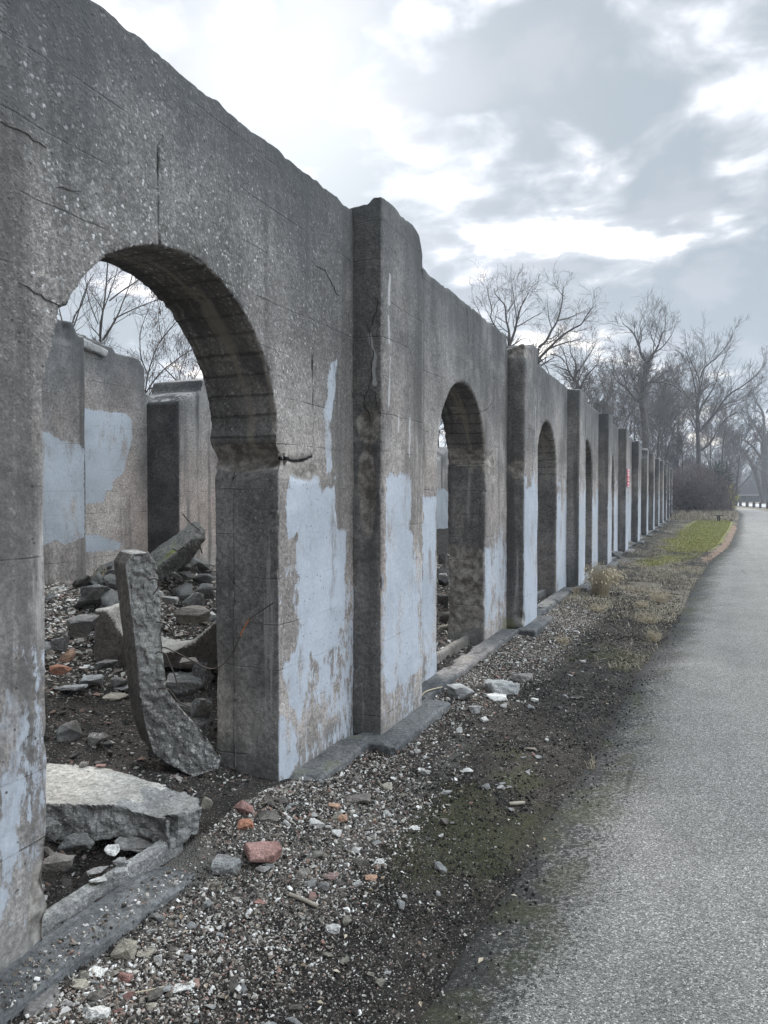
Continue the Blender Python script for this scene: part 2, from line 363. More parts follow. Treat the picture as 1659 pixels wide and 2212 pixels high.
zz = -.10+.016+.03*np.sin(np.pi*us)[None, :]*np.ones((nl, 1)); zz[:, 0] = -.135; zz[:, 1] = -.114; zz[:, 2] = -.104; zz[:, 3] = -.098
zz += (fbm(np.concatenate([VX.reshape(-1, 2), np.zeros((nl*nu, 1))], 1), 1.2, 3, 4)*.005).reshape(nl, nu)
V = np.concatenate([VX, zz[..., None]], -1).reshape(-1, 3); idx = np.arange(nl*nu).reshape(nl, nu)
FQ = np.stack([idx[:-1, :-1], idx[:-1, 1:], idx[1:, 1:], idx[1:, :-1]], -1).reshape(-1, 4)
me = npmesh('path', V, FQ, True); attr(me, 'edge', (np.ones((nl, 1))*us[None, :]*W[:, None]).ravel())
s = NT('worn asphalt'); P = s.coord(); v = s.vor(P, 190); vr = s.sep(v['Color'])[0]; v2 = s.vor(P, 90); vr2 = s.sep(v2['Color'])[1]
f = s.noise(P, 90, 4, .7); mm = s.noise(P, 2.2, 6, .6); big = s.noise(P, .5, 4, .5); e = s.at('edge'); soilc = None
col = s.ramp(vr, (0, (.075, .072, .069)), (.3, (.185, .180, .173)), (.7, (.275, .268, .257)), (.88, (.37, .36, .345)), (1, (.72, .70, .68)))
col = s.mix(s.math('MULTIPLY', s.step(v['Distance'], .45, .7), .5), col, (.12, .116, .11))
col = s.mix(s.math('MULTIPLY', s.math('MULTIPLY', s.step(v2['Distance'], .36, .26), s.step(vr2, .86, .9)), .8), col, (.58, .575, .56))
col = s.mix(1, col, s.ramp(mm, (.3, .86), (.7, 1.10)), 'MULTIPLY')
wv = s.noise(s.sc(P, (3.5, .16, 1)), 1, 5, .6); col = s.mix(1, col, s.ramp(wv, (.35, .94), (.65, 1.05)), 'MULTIPLY')
stn = s.step(s.noise(P, 1.1, 7, .62), .60, .72); col = s.mix(s.math('MULTIPLY', stn, .26), col, (.15, .145, .135)); col = s.mix(1, col, (.965, .935, .89), 'MULTIPLY')
col = s.mix(1, col, s.ramp(big, (.35, .92), (.65, 1.08)), 'MULTIPLY')
ve = s.vor(s.vmath('ADD', P, s.sc(s.n('TexNoise').outputs['Color'], (.3, .3, 0))), .42, 'DISTANCE_TO_EDGE')['Distance']; ckm = s.math('MULTIPLY', s.step(ve, .006, .0015), s.step(s.noise(P, .8, 4), .52, .6)); col = s.mix(s.math('MULTIPLY', ckm, .7), col, (.06, .058, .055))
eg = s.step(s.math('ADD', e, s.math('ADD', s.math('MULTIPLY', s.math('SUBTRACT', s.noise(P, 2.4, 6, .7), .5), .50), s.math('MULTIPLY', s.math('SUBTRACT', s.noise(P, 55, 4, .75), .5), 1.7))), .40, .12)
col = s.mix(s.math('MULTIPLY', eg, .93), col, s.mix(s.step(f, .5, .72), (.020, .019, .017), (.075, .07, .064)))
eg2 = s.math('MULTIPLY', s.step(s.math('ADD', e, s.math('MULTIPLY', s.math('SUBTRACT', mm, .5), .5)), .60, .05), s.step(s.noise(P, 3, 5), .48, .62))
col = s.mix(s.math('MULTIPLY', eg2, .5), col, (.055, .058, .02))
M['asphalt'] = s.bsdf(col, .9, s.bump(s.math('ADD', s.step(v['Distance'], .6, .1), s.math('MULTIPLY', f, .6)), .9, .006), .3)
tag(link('path', me, M['asphalt']), kind='structure')

# far road crossing behind the posts
q = [atZ(x, y, -.1) for x, y in ((1540, 1084.6), (1600, 1087.0), (1662, 1090.0), (1760, 1094))]
q2 = [atZ(x, y, -.1) for x, y in ((1540, 1090.0), (1600, 1092.6), (1662, 1096.4), (1760, 1102))]
V = [(p[0], p[1], -.082) for p in q+q2]; me = npmesh('road', V, [(i, i+4, i+5, i+1) for i in range(3)])
tag(link('road', me, simple('pale road', (.42, .42, .43), .9, .1, 1)), kind='structure')

# ------------------------------------------------------------------ main wall
XW, XP, TH_ = -2.16, -1.945, .44
L, S0, HW, RA, SPR = 4.29, 2.74, .795, .795, 1.875
PW = .39
wall = empty('arcade_wall', (XW, 0, 0)); wall.location = (0, 0, 0)
tag(wall, 'long ruined grey concrete wall of round arches and pilasters beside the path', 'wall')

def wp(pts): return [tuple(atX(a, b, XW)[1:]) for a, b in pts]
def pp(pts): return [tuple(atX(a, b, XP)[1:]) for a, b in pts]
PAINT_W = [wp([(620, 1030), (690, 1035), (692, 1050), (722, 1052), (726, 1140), (746, 1152), (748, 1330), (735, 1365), (725, 1400), (700, 1420), (715, 1440), (718, 1490), (700, 1535), (685, 1520), (682, 1490), (690, 1470), (690, 1440), (672, 1420), (668, 1450), (650, 1560), (625, 1520), (610, 1450), (640, 1400), (648, 1350), (640, 1160), (622, 1160)]),
           wp([(913, 1070), (941, 1075), (941, 1300), (936, 1350), (913, 1390)]), wp([(1048, 1180), (1060, 1190), (1064, 1260), (1056, 1330), (1046, 1360)]),
           wp([(0, 1700), (18, 1640), (48, 1690), (46, 1800), (30, 1900), (0, 1990)]), wp([(604, 1545), (635, 1560), (648, 1640), (620, 1690), (600, 1680)]),
           wp([(712, 782), (724, 785), (724, 860), (716, 870), (714, 1030), (724, 1032), (704, 1032), (704, 880)])]
PAINT_P = [pp([(832, 1025), (876, 1025), (888, 1040), (886, 1140), (893, 1160), (892, 1250), (902, 1262), (906, 1350), (903, 1450), (893, 1455), (870, 1480), (832, 1500)]),
           pp([(1134, 1055), (1156, 1050), (1155, 1230), (1145, 1240), (1135, 1190)])]
WHITE_P = [[(842, 595, 632), ], ]
SEAMS = [[atX(a, b, XW) for a, b in ((672, 470), (675, 560), (678, 640), (676, 760), (678, 880), (680, 985))],
         [atX(a, b, XW) for a, b in ((346, 305), (342, 400), (345, 470), (349, 535))],
         [atX(a, b, XW) for a, b in ((1008, 660), (1012, 740), (1010, 830))]]
CRK = [[atX(a, b, XW) for a, b in ((598, 992), (615, 990), (640, 996), (660, 994), (676, 985))]]
THIN = [
       [atX(a, b, XW) for a, b in ((40, 610), (130, 660), (175, 680))], [atX(a, b, XW) for a, b in ((120, 405), (175, 412))],
       [atX(a, b, XW) for a, b in ((0, 262), (60, 290), (100, 320))], [atX(a, b, XW) for a, b in ((680, 575), (700, 582), (715, 610), (730, 640))],
       [atX(a, b, XW) for a, b in ((1028, 880), (1040, 890), (1055, 882), (1062, 870))]]
SIDE_Y = S0+L/2-PW
THINP = [[atY(a, b, SIDE_Y) for a, b in ((813, 635), (814.5, 664), (804, 699), (798.6, 720), (802.6, 754), (806.6, 767.6), (802.6, 797), (805, 818), (796, 836), (792, 850), (784, 873), (797, 894), (796, 931))],
        [atY(a, b, SIDE_Y) for a, b in ((789, 693), (797, 712), (799, 722))], [atY(a, b, SIDE_Y) for a, b in ((800, 836), (812, 850), (816, 872))]]
WHP = [[atY(a, b, SIDE_Y) for a, b in ((799, 722), (804, 754), (810, 772), (806, 800), (810, 830))]]
WHF = [[atX(a, b, XP) for a, b in t] for t in (((844, 595), (842, 625), (841, 655)), ((840, 685), (841, 740)), ((843, 772), (842, 830), (840, 875)), ((862, 895), (860, 930)), ((886, 905), (884, 985)))]
WHF += [[atX(a, b, XP) for a, b in t] for t in (((1157, 880), (1157, 960)), ((1146, 900), (1147, 945)))]

def finish_wall(me, seed, near, front_x, genpaint):
    V = getV(me); N = getN(me); n = len(V)
    front = (np.abs(V[:, 0]-front_x) < .05) & (N[:, 0] > .6)
    paint = np.zeros(n); raw = np.zeros(n); crack = np.zeros(n); white = np.zeros(n); moss = np.zeros(n)
    for poly in near.get('paint', []):
        d = polydist(V[:, 1], V[:, 2], poly); paint = np.where(front, np.maximum(paint, np.clip(.5+(d+.03*fbm(np.stack([V[:, 1], V[:, 2]*.6, V[:, 0]*0], 1), 11, 4, 91))/.13, 0, 1)), paint)
    if near.get('spray'):
        sp_ = near['spray']; g = sp_*sstep(1.75, .9, V[:, 2])*(1+.5*fbm(V, 1.4, 3, seed+2)); paint = np.where(front, np.maximum(paint, np.clip(g, 0, .6)), np.maximum(paint, np.clip(g*.62, 0, .5)*(N[:, 1] < -.6)))
    if genpaint:
        nz = fbm(np.stack([V[:, 1]*.9+seed*3, V[:, 2]*.0, V[:, 1]*0], 1), 2.0, 3, seed)
        zt = 1.55+.5*nz; g = sstep(.15, -.15, V[:, 2]-zt)*(.16+.16*((seed*7) % 3)/2)+sstep(4.2, .6, V[:, 2])*.54
        g = g+.24*fbm(np.stack([V[:, 1]*5, V[:, 2]*1.2, V[:, 0]], 1), 1, 4, seed+5)
        paint = np.where(front, np.maximum(paint, np.clip(g, 0, 1)), paint)
    for pl in near.get('crack', []):
        d = segdist(V, pl); w = near.get('cw', .02); crack = np.maximum(crack, np.clip(1.25-d/w, 0, 1))
    for pl in near.get('seam', []):
        d = segdist(V, pl); crack = np.maximum(crack, np.clip(1.0-d/.028, 0, 1)*(.5+.6*(fbm(V, 5, 3, 8)+.3)))
    for pl in near.get('white', []):
        d = segdist(V, pl); white = np.maximum(white, np.clip(1.05-d/.034-.55*np.maximum(0, fbm(V*np.array([1, 1, .3]), 9, 4, 33)+.15), 0, 1))
    for c, r in near.get('raw', []):
        d = np.linalg.norm((V-np.array(c))/np.array(r), axis=1); raw = np.maximum(raw, np.clip(1.5-d, 0, 1))
    for c, r in near.get('moss', []):
        d = np.linalg.norm((V-np.array(c))/np.array(r), axis=1); moss = np.maximum(moss, np.clip(1.4-d, 0, 1))
    D = fbm(V, 2.2, 3, seed)*.007+fbm(V, 14, 4, seed+3)*.0045
    D -= .022*sstep(.30, .62, fbm(V, 7, 4, seed+7))*(1-np.clip(paint, 0, 1))*np.where(np.max(np.abs(N), 1) < .93, 1.5, .25)
    D -= crack*near.get('cd', .012); D += raw*(fbm(V, 9, 4, seed+31)*.035-.02)
    V = V+N*D[:, None]
    t = sstep(3.25, 3.44, V[:, 2]); P1 = np.stack([V[:, 1], V[:, 0], V[:, 1]*0], 1)
    V[:, 2] -= t*(.010+.016*np.maximum(0, fbm(P1, 3.2, 4, seed+41))+.017*fbm(P1, 11, 4, seed+42))
    yc_ = near.get('yc'); am_ = np.zeros(n); ap_ = np.zeros(n)
    if yc_ is not None:
        rr2 = np.hypot(V[:, 1]-yc_, V[:, 2]-SPR); am_ = ((rr2 < RA+.05) & (V[:, 2] > SPR-.06) & (np.abs(N[:, 0]) < .7)).astype(float); ap_ = np.arctan2(V[:, 2]-SPR, V[:, 1]-yc_)*RA
    attr(me, 'arcm', am_); attr(me, 'arcp', ap_)
    setV(me, V)
    for k, v in (('paint', paint), ('raw', raw), ('crack', crack), ('white', white), ('moss', moss)): attr(me, k, v)
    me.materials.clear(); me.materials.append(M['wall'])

NB = 13
for k in range(NB):
    yc = S0+L*k; y0, y1 = yc-L/2, yc+L/2
    if k == 0: y0 = -.6
    if k == NB-1: y1 += .39
    hw = HW; top = 3.5 if k < 2 else 3.46
    arc = [(yc-hw*math.cos(a), SPR+RA*math.sin(a)*1.02) for a in np.linspace(0, math.pi, 33 if k < 2 else 17)]
    if k == 1: tp = [(y1, 3.30), (yc+1.72, 3.32), (yc+1.70, 3.5)]
    elif k > 6: tp = [(y1, 3.4), (yc+.9, 3.35+.1*math.sin(k*3)), (yc, 3.3+.1*math.cos(k*5)), (yc-.8, 3.4)]
    else: tp = [(y1, top)]
    poly = [(y0, -.35), (yc-hw, -.35)]+arc+[(yc+hw, -.35), (y1, -.35)]+tp+[(y0, top)]
    bm = prism(poly, 'X', XW, XW-TH_)
    me = remesh(bm, .0145 if k == 0 else .02 if k == 1 else .03 if k < 5 else .05, 'arch_bay')
    near = {}
    if k == 0: near = dict(spray=.47, paint=PAINT_W, crack=CRK, seam=SEAMS, cw=.016, raw=[((XW-.22, yc+hw, 1.80), (.40, .10, .075)), ((XW, yc+hw+.30, 1.74), (.07, .17, .06)), ((XW-.0, yc-hw, .12), (.25, .08, .2))])
    if k == 1: near = dict(spray=.47, paint=PAINT_W, seam=SEAMS, raw=[((XW-.3, yc+hw, .55), (.5, .06, .5)), ((XW, yc+hw+.2, 1.95), (.07, .3, .16)), ((XW-.2, yc+hw, 2.0), (.4, .08, .1))], moss=[((XW, y1-.42, .0), (.1, .22, .12))])
    if k == 0:   # the arch ring overhangs the broken springing on the right-hand jamb
        V = getV(me); m1 = (np.abs(V[:, 1]-(yc+hw)) < .06) & (V[:, 2] < 2.0) & (V[:, 2] > 1.70)
        V[:, 1] += m1*(np.exp(-((V[:, 2]-1.79)/.045)**2)*(.045+.04*fbm(V, 8, 3, 77))-.02*np.exp(-((V[:, 2]-1.90)/.06)**2))
        m2 = (V[:, 0] < XW-.3) & (V[:, 1] > yc+hw-.1) & (V[:, 1] < yc+hw+.25) & (V[:, 2] < 1.74) & (V[:, 2] > -.2)
        V[:, 0] += m2*.02
        setV(me, V)
    near['yc'] = yc; finish_wall(me, 100+k, near, XW, k >= 2)
    ob = link('arch_bay', me, None, wall)

for k in range(-1, NB):
    yc = S0+L*k+L/2; t = 3.50 if k in (0,) else 3.42
    if k == NB-1: t = 3.38
    if k == 0: prof = [(XW-.06, -.05), (XP, -.05), (XP, 3.51), (XP-.03, 3.53), (XP-.12, 3.51), (XW-.06, 3.5)]
    bm = prism([(XW-.06, -.04), (XP, -.04), (XP, t), (XW-.06, t)], 'Y', yc-PW, yc+PW)
    me = remesh(bm, .0145 if k == 0 else .02 if k == 1 else .03 if k < 6 else .05, 'pilaster')
    V = getV(me)
    if k == 0:   # lifted front corner, chipped far corner
        c = (V[:, 2] > 3.3); V[:, 2] += c*(.045*sstep(.10, .16, V[:, 0]-XW)*sstep(.4, .2, V[:, 1]-yc)-.16*sstep(.30, .41, V[:, 1]-yc)+.02)
    elif k == 1:
        c = sstep(3.2, 3.42, V[:, 2]); V[:, 2] += c*(.05*sstep(-.1, .1, V[:, 1]-yc)-.06*sstep(.0, -.3, V[:, 1]-yc)*(1+fbm(V, 6, 3, 5)))
    elif k == 6:
        c = sstep(2.9, 3.4, V[:, 2]); V[:, 1] += c*(yc-V[:, 1])*.45; V[:, 2] += c*(-.08-np.abs(V[:, 1]-yc)*.3)
    if k >= 5: V[:, 2] += sstep(3.1, 3.4, V[:, 2])*(-.12*((k*7) % 3)/3+fbm(V, 3, 3, k)*.06)
    setV(me, V)
    near = {}
    if k == 0: near = dict(spray=.44, paint=PAINT_P, white=WHP+WHF, raw=[((XW+.1, yc-PW, 1.62), (.07, .04, .30)), ((XW+.12, yc-PW, 2.05), (.09, .04, .12))])
    if k == 1: near = dict(paint=PAINT_P, white=WHF, raw=[((XP, yc-PW, .1), (.09, .09, .12)), ((XW+.12, yc-PW, 1.9), (.1, .04, .12)), ((XW+.1, yc-PW, 3.3), (.3, .3, .08))], moss=[((XW+.03, yc-PW, .0), (.09, .09, .09))])
    finish_wall(me, 300+k, near, XP, k >= 1)
    ob = link('pilaster', me, None, wall)
    if k == 0: ob['label'] = 'cracked pilaster with pale blue paint on its lower front'
    if k == 6: ob['label'] = 'pilaster with a rounded crumbled top'
    # cap course under the top of the farther pilasters
from mathutils.bvhtree import BVHTree
CR_M = simple('open crack', (.05, .046, .043), .95, .2, 30)
def crackline(pl, parts, wid, seed):
    P = []; rg = np.random.default_rng(seed)
    for a, b in zip(pl[:-1], pl[1:]):
        n = max(2, int(np.linalg.norm(np.asarray(b)-a)/.022))
        for i in range(n): P.append(np.asarray(a)+(np.asarray(b)-a)*i/n+rg.normal(size=3)*.0045*(i > 0))
    P.append(np.asarray(pl[-1])); P = np.array(P); T = np.gradient(P, axis=0); Q, NN = [], []
    for p_ in P:
        best = None
        for tr in parts:
            h_ = tr.find_nearest(Vector(p_), .2)
            if h_[0] is not None and (best is None or h_[3] < best[3]): best = h_
        if best is None: Q.append(p_); NN.append(np.array([1, 0, 0.]))
        else: Q.append(np.array(best[0])); NN.append(np.array(best[1]))
    Q = np.array(Q); NN = np.array(NN); NN = (NN+np.roll(NN, 1, 0)+np.roll(NN, -1, 0))/3; S_ = np.cross(T, NN); S_ /= np.linalg.norm(S_, axis=1)[:, None]+1e-9
    w_ = wid*(.45+rg.random(len(Q)))*np.minimum(1, np.minimum(np.arange(len(Q)), np.arange(len(Q))[::-1])/3+.15)
    V = np.stack([Q+NN*.0035+S_*w_[:, None], Q+NN*.0035-S_*w_[:, None], Q-NN*.004], 1).reshape(-1, 3); b = np.arange(len(Q)-1)[:, None]*3
    Fq = np.concatenate([b+[[0, 1, 4, 3]], b+[[1, 2, 5, 4]], b+[[2, 0, 3, 5]]]); link('crack', npmesh('crack', V, Fq), CR_M, wall)
TR = {}
for ob in wall.children:
    if ob.name in ('arch_bay', 'arch_bay.001', 'pilaster.001'): TR[ob.name] = BVHTree.FromPolygons([v.co for v in ob.data.vertices], [p_.vertices for p_ in ob.data.polygons])
for i, pl in enumerate(THIN): crackline(pl, [TR['arch_bay'], TR['arch_bay.001']], .0019, 5+i)
for i, pl in enumerate(THINP): crackline(pl, [TR['pilaster.001']], .0032, 25+i)
# footing that follows the wall and steps round every pilaster
for k in range(NB):
    y0 = S0+L*k-L/2+PW+.17 if k else 4.20; y1 = S0+L*k+L/2-PW-.17; yp = S0+L*k+L/2
    poly = [(y0, XW-.02), (y1+.0, XW-.02), (y1, XP-.06), (yp+PW+.17, XP-.06), (yp+PW+.17, XP+.17), (y1, XP+.17), (y1, XW+.18), (y0, XW+.18)]
    bm = prism([(b, a) for a, b in poly], 'Z', -.24, -.004 if k else -.012)
    ed = [e for e in bm.edges if all(v.co.z > -.1 for v in e.verts) and max(v.co.x for v in e.verts) > XW+.1]
    bmesh.ops.bevel(bm, geom=ed, offset=.014, segments=1, profile=.5, affect='EDGES')
    me = remesh(bm, .012 if k < 3 else .035, 'footing', False); rough(me, .009, 9, 50+k, 4, .034, 5)
    if k == 0:
        V = getV(me); N = getN(me); cl = [atZ(a, b, -.02) for a, b in ((215, 2110), (245, 2075), (275, 2050), (300, 2030), (330, 2000), (355, 1960), (385, 1925))]; d = segdist(V, [np.array([q_[0], q_[1], -.012]) for q_ in cl]); V[:, 2] -= .03*np.clip(1-d/.014, 0, 1); setV(me, V)
    if k == 0:   # the near end is sunk and buried in rubble
        V = getV(me); V[:, 2] -= .06*sstep(2.45, 2.85, V[:, 1])*sstep(3.7, 3.45, V[:, 1]); setV(me, V)
    link('footing', me, M['foot'], wall)
def course(name, cs, ys, amp, seed, mat, dip=None, parent=None, ax=None, org=None):
    cs = np.array(cs, float); n, m_ = len(ys), len(cs); V = np.zeros((n, m_, 3)); V[:, :, 0] = cs[None, :, 0]; V[:, :, 2] = cs[None, :, 1]; V[:, :, 1] = np.asarray(ys)[:, None]; V = V.reshape(-1, 3)
    V[:, 0] += fbm(V, 16, 4, seed)*amp-.9*amp*sstep(.15, .5, fbm(V, 7, 3, seed+4))*(np.tile(np.arange(m_), n) > m_//2); V[:, 2] += fbm(V, 18, 4, seed+9)*amp*.6
    if dip is not None: V[:, 2] += dip(V)
    if ax is not None: V = org+V[:, 1:2]*ax+V[:, 0:1]*np.cross(ax, cz)+V[:, 2:3]*cz
    i = np.arange(n*m_).reshape(n, m_); Fq = np.stack([i[:-1, :-1], i[1:, :-1], i[1:, 1:], i[:-1, 1:]], -1).reshape(-1, 4)[:, ::-1]
    me = npmesh(name, V, Fq); 
    return link(name, me, mat, parent)
cl = np.array([atZ(a, b, -.02)[:2] for a, b in ((215, 2110), (245, 2075), (275, 2050), (300, 2030), (330, 2000), (355, 1960), (385, 1925))])
def dip0(V):
    d = segdist(V*[1, 1, 0], [np.array([q_[0], q_[1], 0]) for q_ in cl]); top_ = V[:, 2] > -.05
    return -.012*sstep(.05, .25, fbm(V*[1, 1, 0], 5, 4, 19))*sstep(XW+.06, XW+.16, V[:, 0])-.085*sstep(2.35, 2.85, V[:, 1])*sstep(3.72, 3.5, V[:, 1])-.02*np.clip(1-d/.012, 0, 1)*top_
xs_ = [(XW-.02, -.012)]+[(XW+.01*i, -.012) for i in range(1, 17)]+[(XW+.172, -.016), (XW+.182, -.030), (XW+.185, -.07), (XW+.187, -.24)]
course('footing', xs_, np.arange(-.6, 4.24, .012), .007, 61, M['foot'], dip0, wall)
for k in range(1, 6):   # thin sill across each opening
    yc = S0+L*k; bm = prism([(XW-.26, -.2), (XW-.17, -.2), (XW-.175, .035), (XW-.245, .04)], 'Y', yc-HW-.02, yc+HW+.02)
    me = remesh(bm, .02, 'sill'); rough(me, .01, 5, 70+k, 4, .02, 3); link('sill', me, M['foot'] if k > 1 else M['brown'], wall)

# red notice on the fifth pilaster
zt, zb = atX(1356, 1013, XP)[2], atX(1356, 1052, XP)[2]; ys = S0+L*4+L/2
sg = empty('notice_sign', (XP+.022, ys, (zt+zb)/2)); tag(sg, 'red notice board with rows of white lettering on a far pilaster', 'sign')
def boxbm(x0, x1, y0, y1, z0, z1, bm=None):
    bm = bm or bmesh.new(); vs = [bm.verts.new((x, y, z)) for x in (x0, x1) for y in (y0, y1) for z in (z0, z1)]
    for f in ((0, 1, 3, 2), (4, 6, 7, 5), (0, 4, 5, 1), (2, 3, 7, 6), (0, 2, 6, 4), (1, 5, 7, 3)): bm.faces.new([vs[i] for i in f])
    bmesh.ops.recalc_face_normals(bm, faces=bm.faces); return bm
hh = (zt-zb)/2
link('board', tomesh(boxbm(-.014, .004, -.33, .33, -hh, hh)), simple('faded red enamel', (.50, .06, .09), .5, .1, 5), sg)
bm = bmesh.new()
for i, (u, t) in enumerate(((.90, .06), (.62, .08), (.42, .05), (.26, .05), (-.05, .06), (-.25, .06), (-.62, .10), (-.93, .04))):
    w = (.30, .22, .27, .25, .14, .24, .20, .31)[i]; y = -w
    while y < w:
        l = .02+.03*random.random() if i not in (0, 7) else .62
        boxbm(.0042, .0062, y, min(y+l, w), u*hh-t*hh, u*hh+t*hh, bm); y += l+.012
link('lettering', tomesh(bm), simple('white lettering', (.72, .66, .67), .6, .05, 5), sg)
link('frame', tomesh(boxbm(-.022, -.0145, -.335, .335, -hh-.006, hh+.006)), M['darkmetal'], sg)

def two_tone(me, mats, test):
    me.materials.clear()
    for x in mats: me.materials.append(x)
    n = len(me.polygons); C = np.empty(n*3, np.float32); me.polygons.foreach_get('center', C); N = np.empty(n*3, np.float32); me.polygons.foreach_get('normal', N)
    me.polygons.foreach_set('material_index', np.asarray(test(C.reshape(-1, 3), N.reshape(-1, 3)), np.int32))
# ------------------------------------------------------------------ rear wall
bw = empty('rear_wall', (0, 0, 0)); tag(bw, 'broken rear concrete wall with faded blue paint seen through the nearest arch', 'wall')
XA, XR, XB = -6.2, -6.45, -5.95
yA = atX(182, 1000, XA)[1]; yC = atX(318, 1000, XR)[1]; yB0 = yC; yB1 = atX(470, 1000, XB)[1]
def prof(pts, X, zb=.1): 
    q = [tuple(atX(a, b, X)[1:]) for a, b in pts]; return [(q[0][0], zb)]+q+[(q[-1][0], zb)]
PB = {'A': [[tuple(atX(a, b, XA)[1:]) for a, b in ((80, 930), (105, 935), (125, 950), (150, 955), (182, 965), (182, 1160), (160, 1170), (140, 1178), (120, 1165), (92, 1180), (80, 1180))]],
      'R': [[tuple(atX(a, b, XR)[1:]) for a, b in ((170, 880), (200, 886), (270, 892), (285, 905), (286, 945), (272, 1000), (265, 1025), (243, 1040), (242, 1058), (228, 1060), (225, 1085), (170, 1088))],
            [tuple(atX(a, b, XR)[1:]) for a, b in ((170, 1155), (205, 1155), (240, 1165), (262, 1175), (255, 1188), (225, 1190), (170, 1195))]], 'B': []}
def backpart(name, poly, x0, x1, key, vox=.03):
    me = remesh(prism(poly, 'X', x0, x1), vox, name); V = getV(me); N = getN(me)
    paint = np.zeros(len(V)); fr = (np.abs(V[:, 0]-max(x0, x1)) < .06) & (N[:, 0] > .6)
    for p in PB.get(key, []): paint = np.where(fr, np.maximum(paint, np.clip(.5+polydist(V[:, 1], V[:, 2], p)/.08, 0, 1)), paint)
    if key == 'gen': paint = np.where(fr, np.clip(sstep(1.9, 1.6, V[:, 2]+.4*fbm(V, 1.5, 3, 6))*.7+.1, 0, 1), paint)
    D = fbm(V, 3, 4, 9)*.014-.05*sstep(.2, .6, fbm(V, 5, 4, 19))*sstep(2.9, 3.4, V[:, 2]); setV(me, V+N*D[:, None])
    for k, v in (('paint', paint), ('raw', paint*0), ('crack', paint*0), ('white', paint*0), ('moss', paint*0)): attr(me, k, v)
    return link(name, me, M['back'], bw)
backpart('pilaster', prof([(20, 660), (110, 672), (128, 690), (160, 694), (166, 722), (182, 728)], XA), XA, XA-.5, 'A')
backpart('wall_panel', prof([(150, 715), (182, 724), (245, 752), (250, 760), (300, 772), (312, 790), (314, 850), (340, 858)], XR), XR, XR-.3, 'R')
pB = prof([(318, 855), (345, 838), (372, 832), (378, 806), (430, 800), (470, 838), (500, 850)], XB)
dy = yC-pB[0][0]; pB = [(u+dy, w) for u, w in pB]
ob = backpart('pilaster', pB, XB, XR-.32, 'B'); two_tone(ob.data, [M['back'], concrete('dark side concrete', wall=False, agg=.3, k1=(.045, .044, .044), k2=(.11, .105, .10))], lambda C, N: N[:, 1] < -.5)  # faces toward -Y take a darker concrete than the rest of this pilaster
cap = remesh(prism([(yA-.1, 3.30), (yA+.55, 3.18), (yA+.6, 3.27), (yA-.05, 3.40)], 'X', XR+.06, XR-.36), .025, 'coping_slab'); rough(cap, .02, 5, 3, 4, .03, 4)
link('coping_slab', cap, M['grey'], bw)
y = pB[-1][0]
for i in range(8):
    h = 3.1+.35*math.sin(i*2.3); backpart('wall_panel', [(y-.05, .1), (y-.05, h), (y+1.5, h-.2), (y+2.2, h+.15), (y+3.35, h), (y+3.35, .1)], XR, XR-.3, 'gen', .06)
    backpart('pilaster', [(y+3.3, .1), (y+3.3, h+.05), (y+3.7, h+.1), (y+4.15, h), (y+4.15, .1)], XA+.1, XR-.32, 'gen', .05); y += 4.1
# ------------------------------------------------------------------ rock makers
def rockmesh(seed, sx, sy, sz, pts=16, sub=3, amp=.06, boxy=.5):
    r = np.random.default_rng(seed); Q = r.normal(size=(pts, 3)); Q /= np.linalg.norm(Q, axis=1)[:, None]
    Q = np.sign(Q)*np.abs(Q)**boxy; Q *= (.75+.25*r.random((pts, 1)))
    bm = bmesh.new(); vs = [bm.verts.new(q) for q in Q]
    g = bmesh.ops.convex_hull(bm, input=vs); bmesh.ops.delete(bm, geom=[v for v in bm.verts if not v.link_faces], context='VERTS')
    ext = np.array([v.co for v in bm.verts]); c = (ext.max(0)+ext.min(0))/2; e = (ext.max(0)-ext.min(0))
    for v in bm.verts: v.co = Vector(((v.co[0]-c[0])/e[0]*sx, (v.co[1]-c[1])/e[1]*sy, (v.co[2]-c[2])/e[2]*sz))
    sz_ = min(sx, sy, sz)
    if sub:
        bmesh.ops.bevel(bm, geom=list(bm.edges), offset=.03*sz_, segments=1, affect='EDGES', clamp_overlap=True)
        bmesh.ops.triangulate(bm, faces=bm.faces)
        for _ in range(sub-1 if sub > 1 else 1): bmesh.ops.subdivide_edges(bm, edges=bm.edges, cuts=1, use_grid_fill=True)
    me = tomesh(bm, 'rock')
    V = getV(me); me.update(); N = getN(me); S = max(sx, sy, sz)
    V = V+N*(fbm(V, 2.2/S, 3, seed)*amp*S*.8+fbm(V, 8/S, 4, seed+1)*amp*S*.75)[:, None]; setV(me, V)
    me.polygons.foreach_set('use_smooth', np.full(len(me.polygons), False))
    return me
CNT = [0]
def rockpx(px, py, w, h, mat, name, label, cat, dscale=1.0, base=None, boxy=.5, amp=.06, rot=None, group=None, sub=3, tilt=.15, lift=0.0, seed=None):
    """a loose stone of its own at the ground point seen at (px, py = its foot)"""
    CNT[0] += 1; sd = seed or 1000+CNT[0]
    p = gpt(px, py) if base is None else np.asarray(base, float); d = dep(p); wm, hm = w*d/F, h*d/F
    # the seen height is part vertical size, part depth foreshortened
    sl = (CAM[2]-p[2])/d; dm = wm*.8*dscale; zm = max(hm-dm*sl*.8, hm*.35, wm*.12)
    me = rockmesh(sd, wm, dm, zm, 16, sub, amp, boxy)
    o = link(name, me, M[mat]); r = random.Random(sd)
    o.rotation_euler = ((r.random()-.5)*tilt, (r.random()-.5)*tilt, TH if rot is None else rot)
    fw = np.array([ch[0], ch[1], 0])
    o.location = Vector(p+fw*dm*.3+np.array([0, 0, zm*.36+lift])); tag(o, label, cat, group); return o

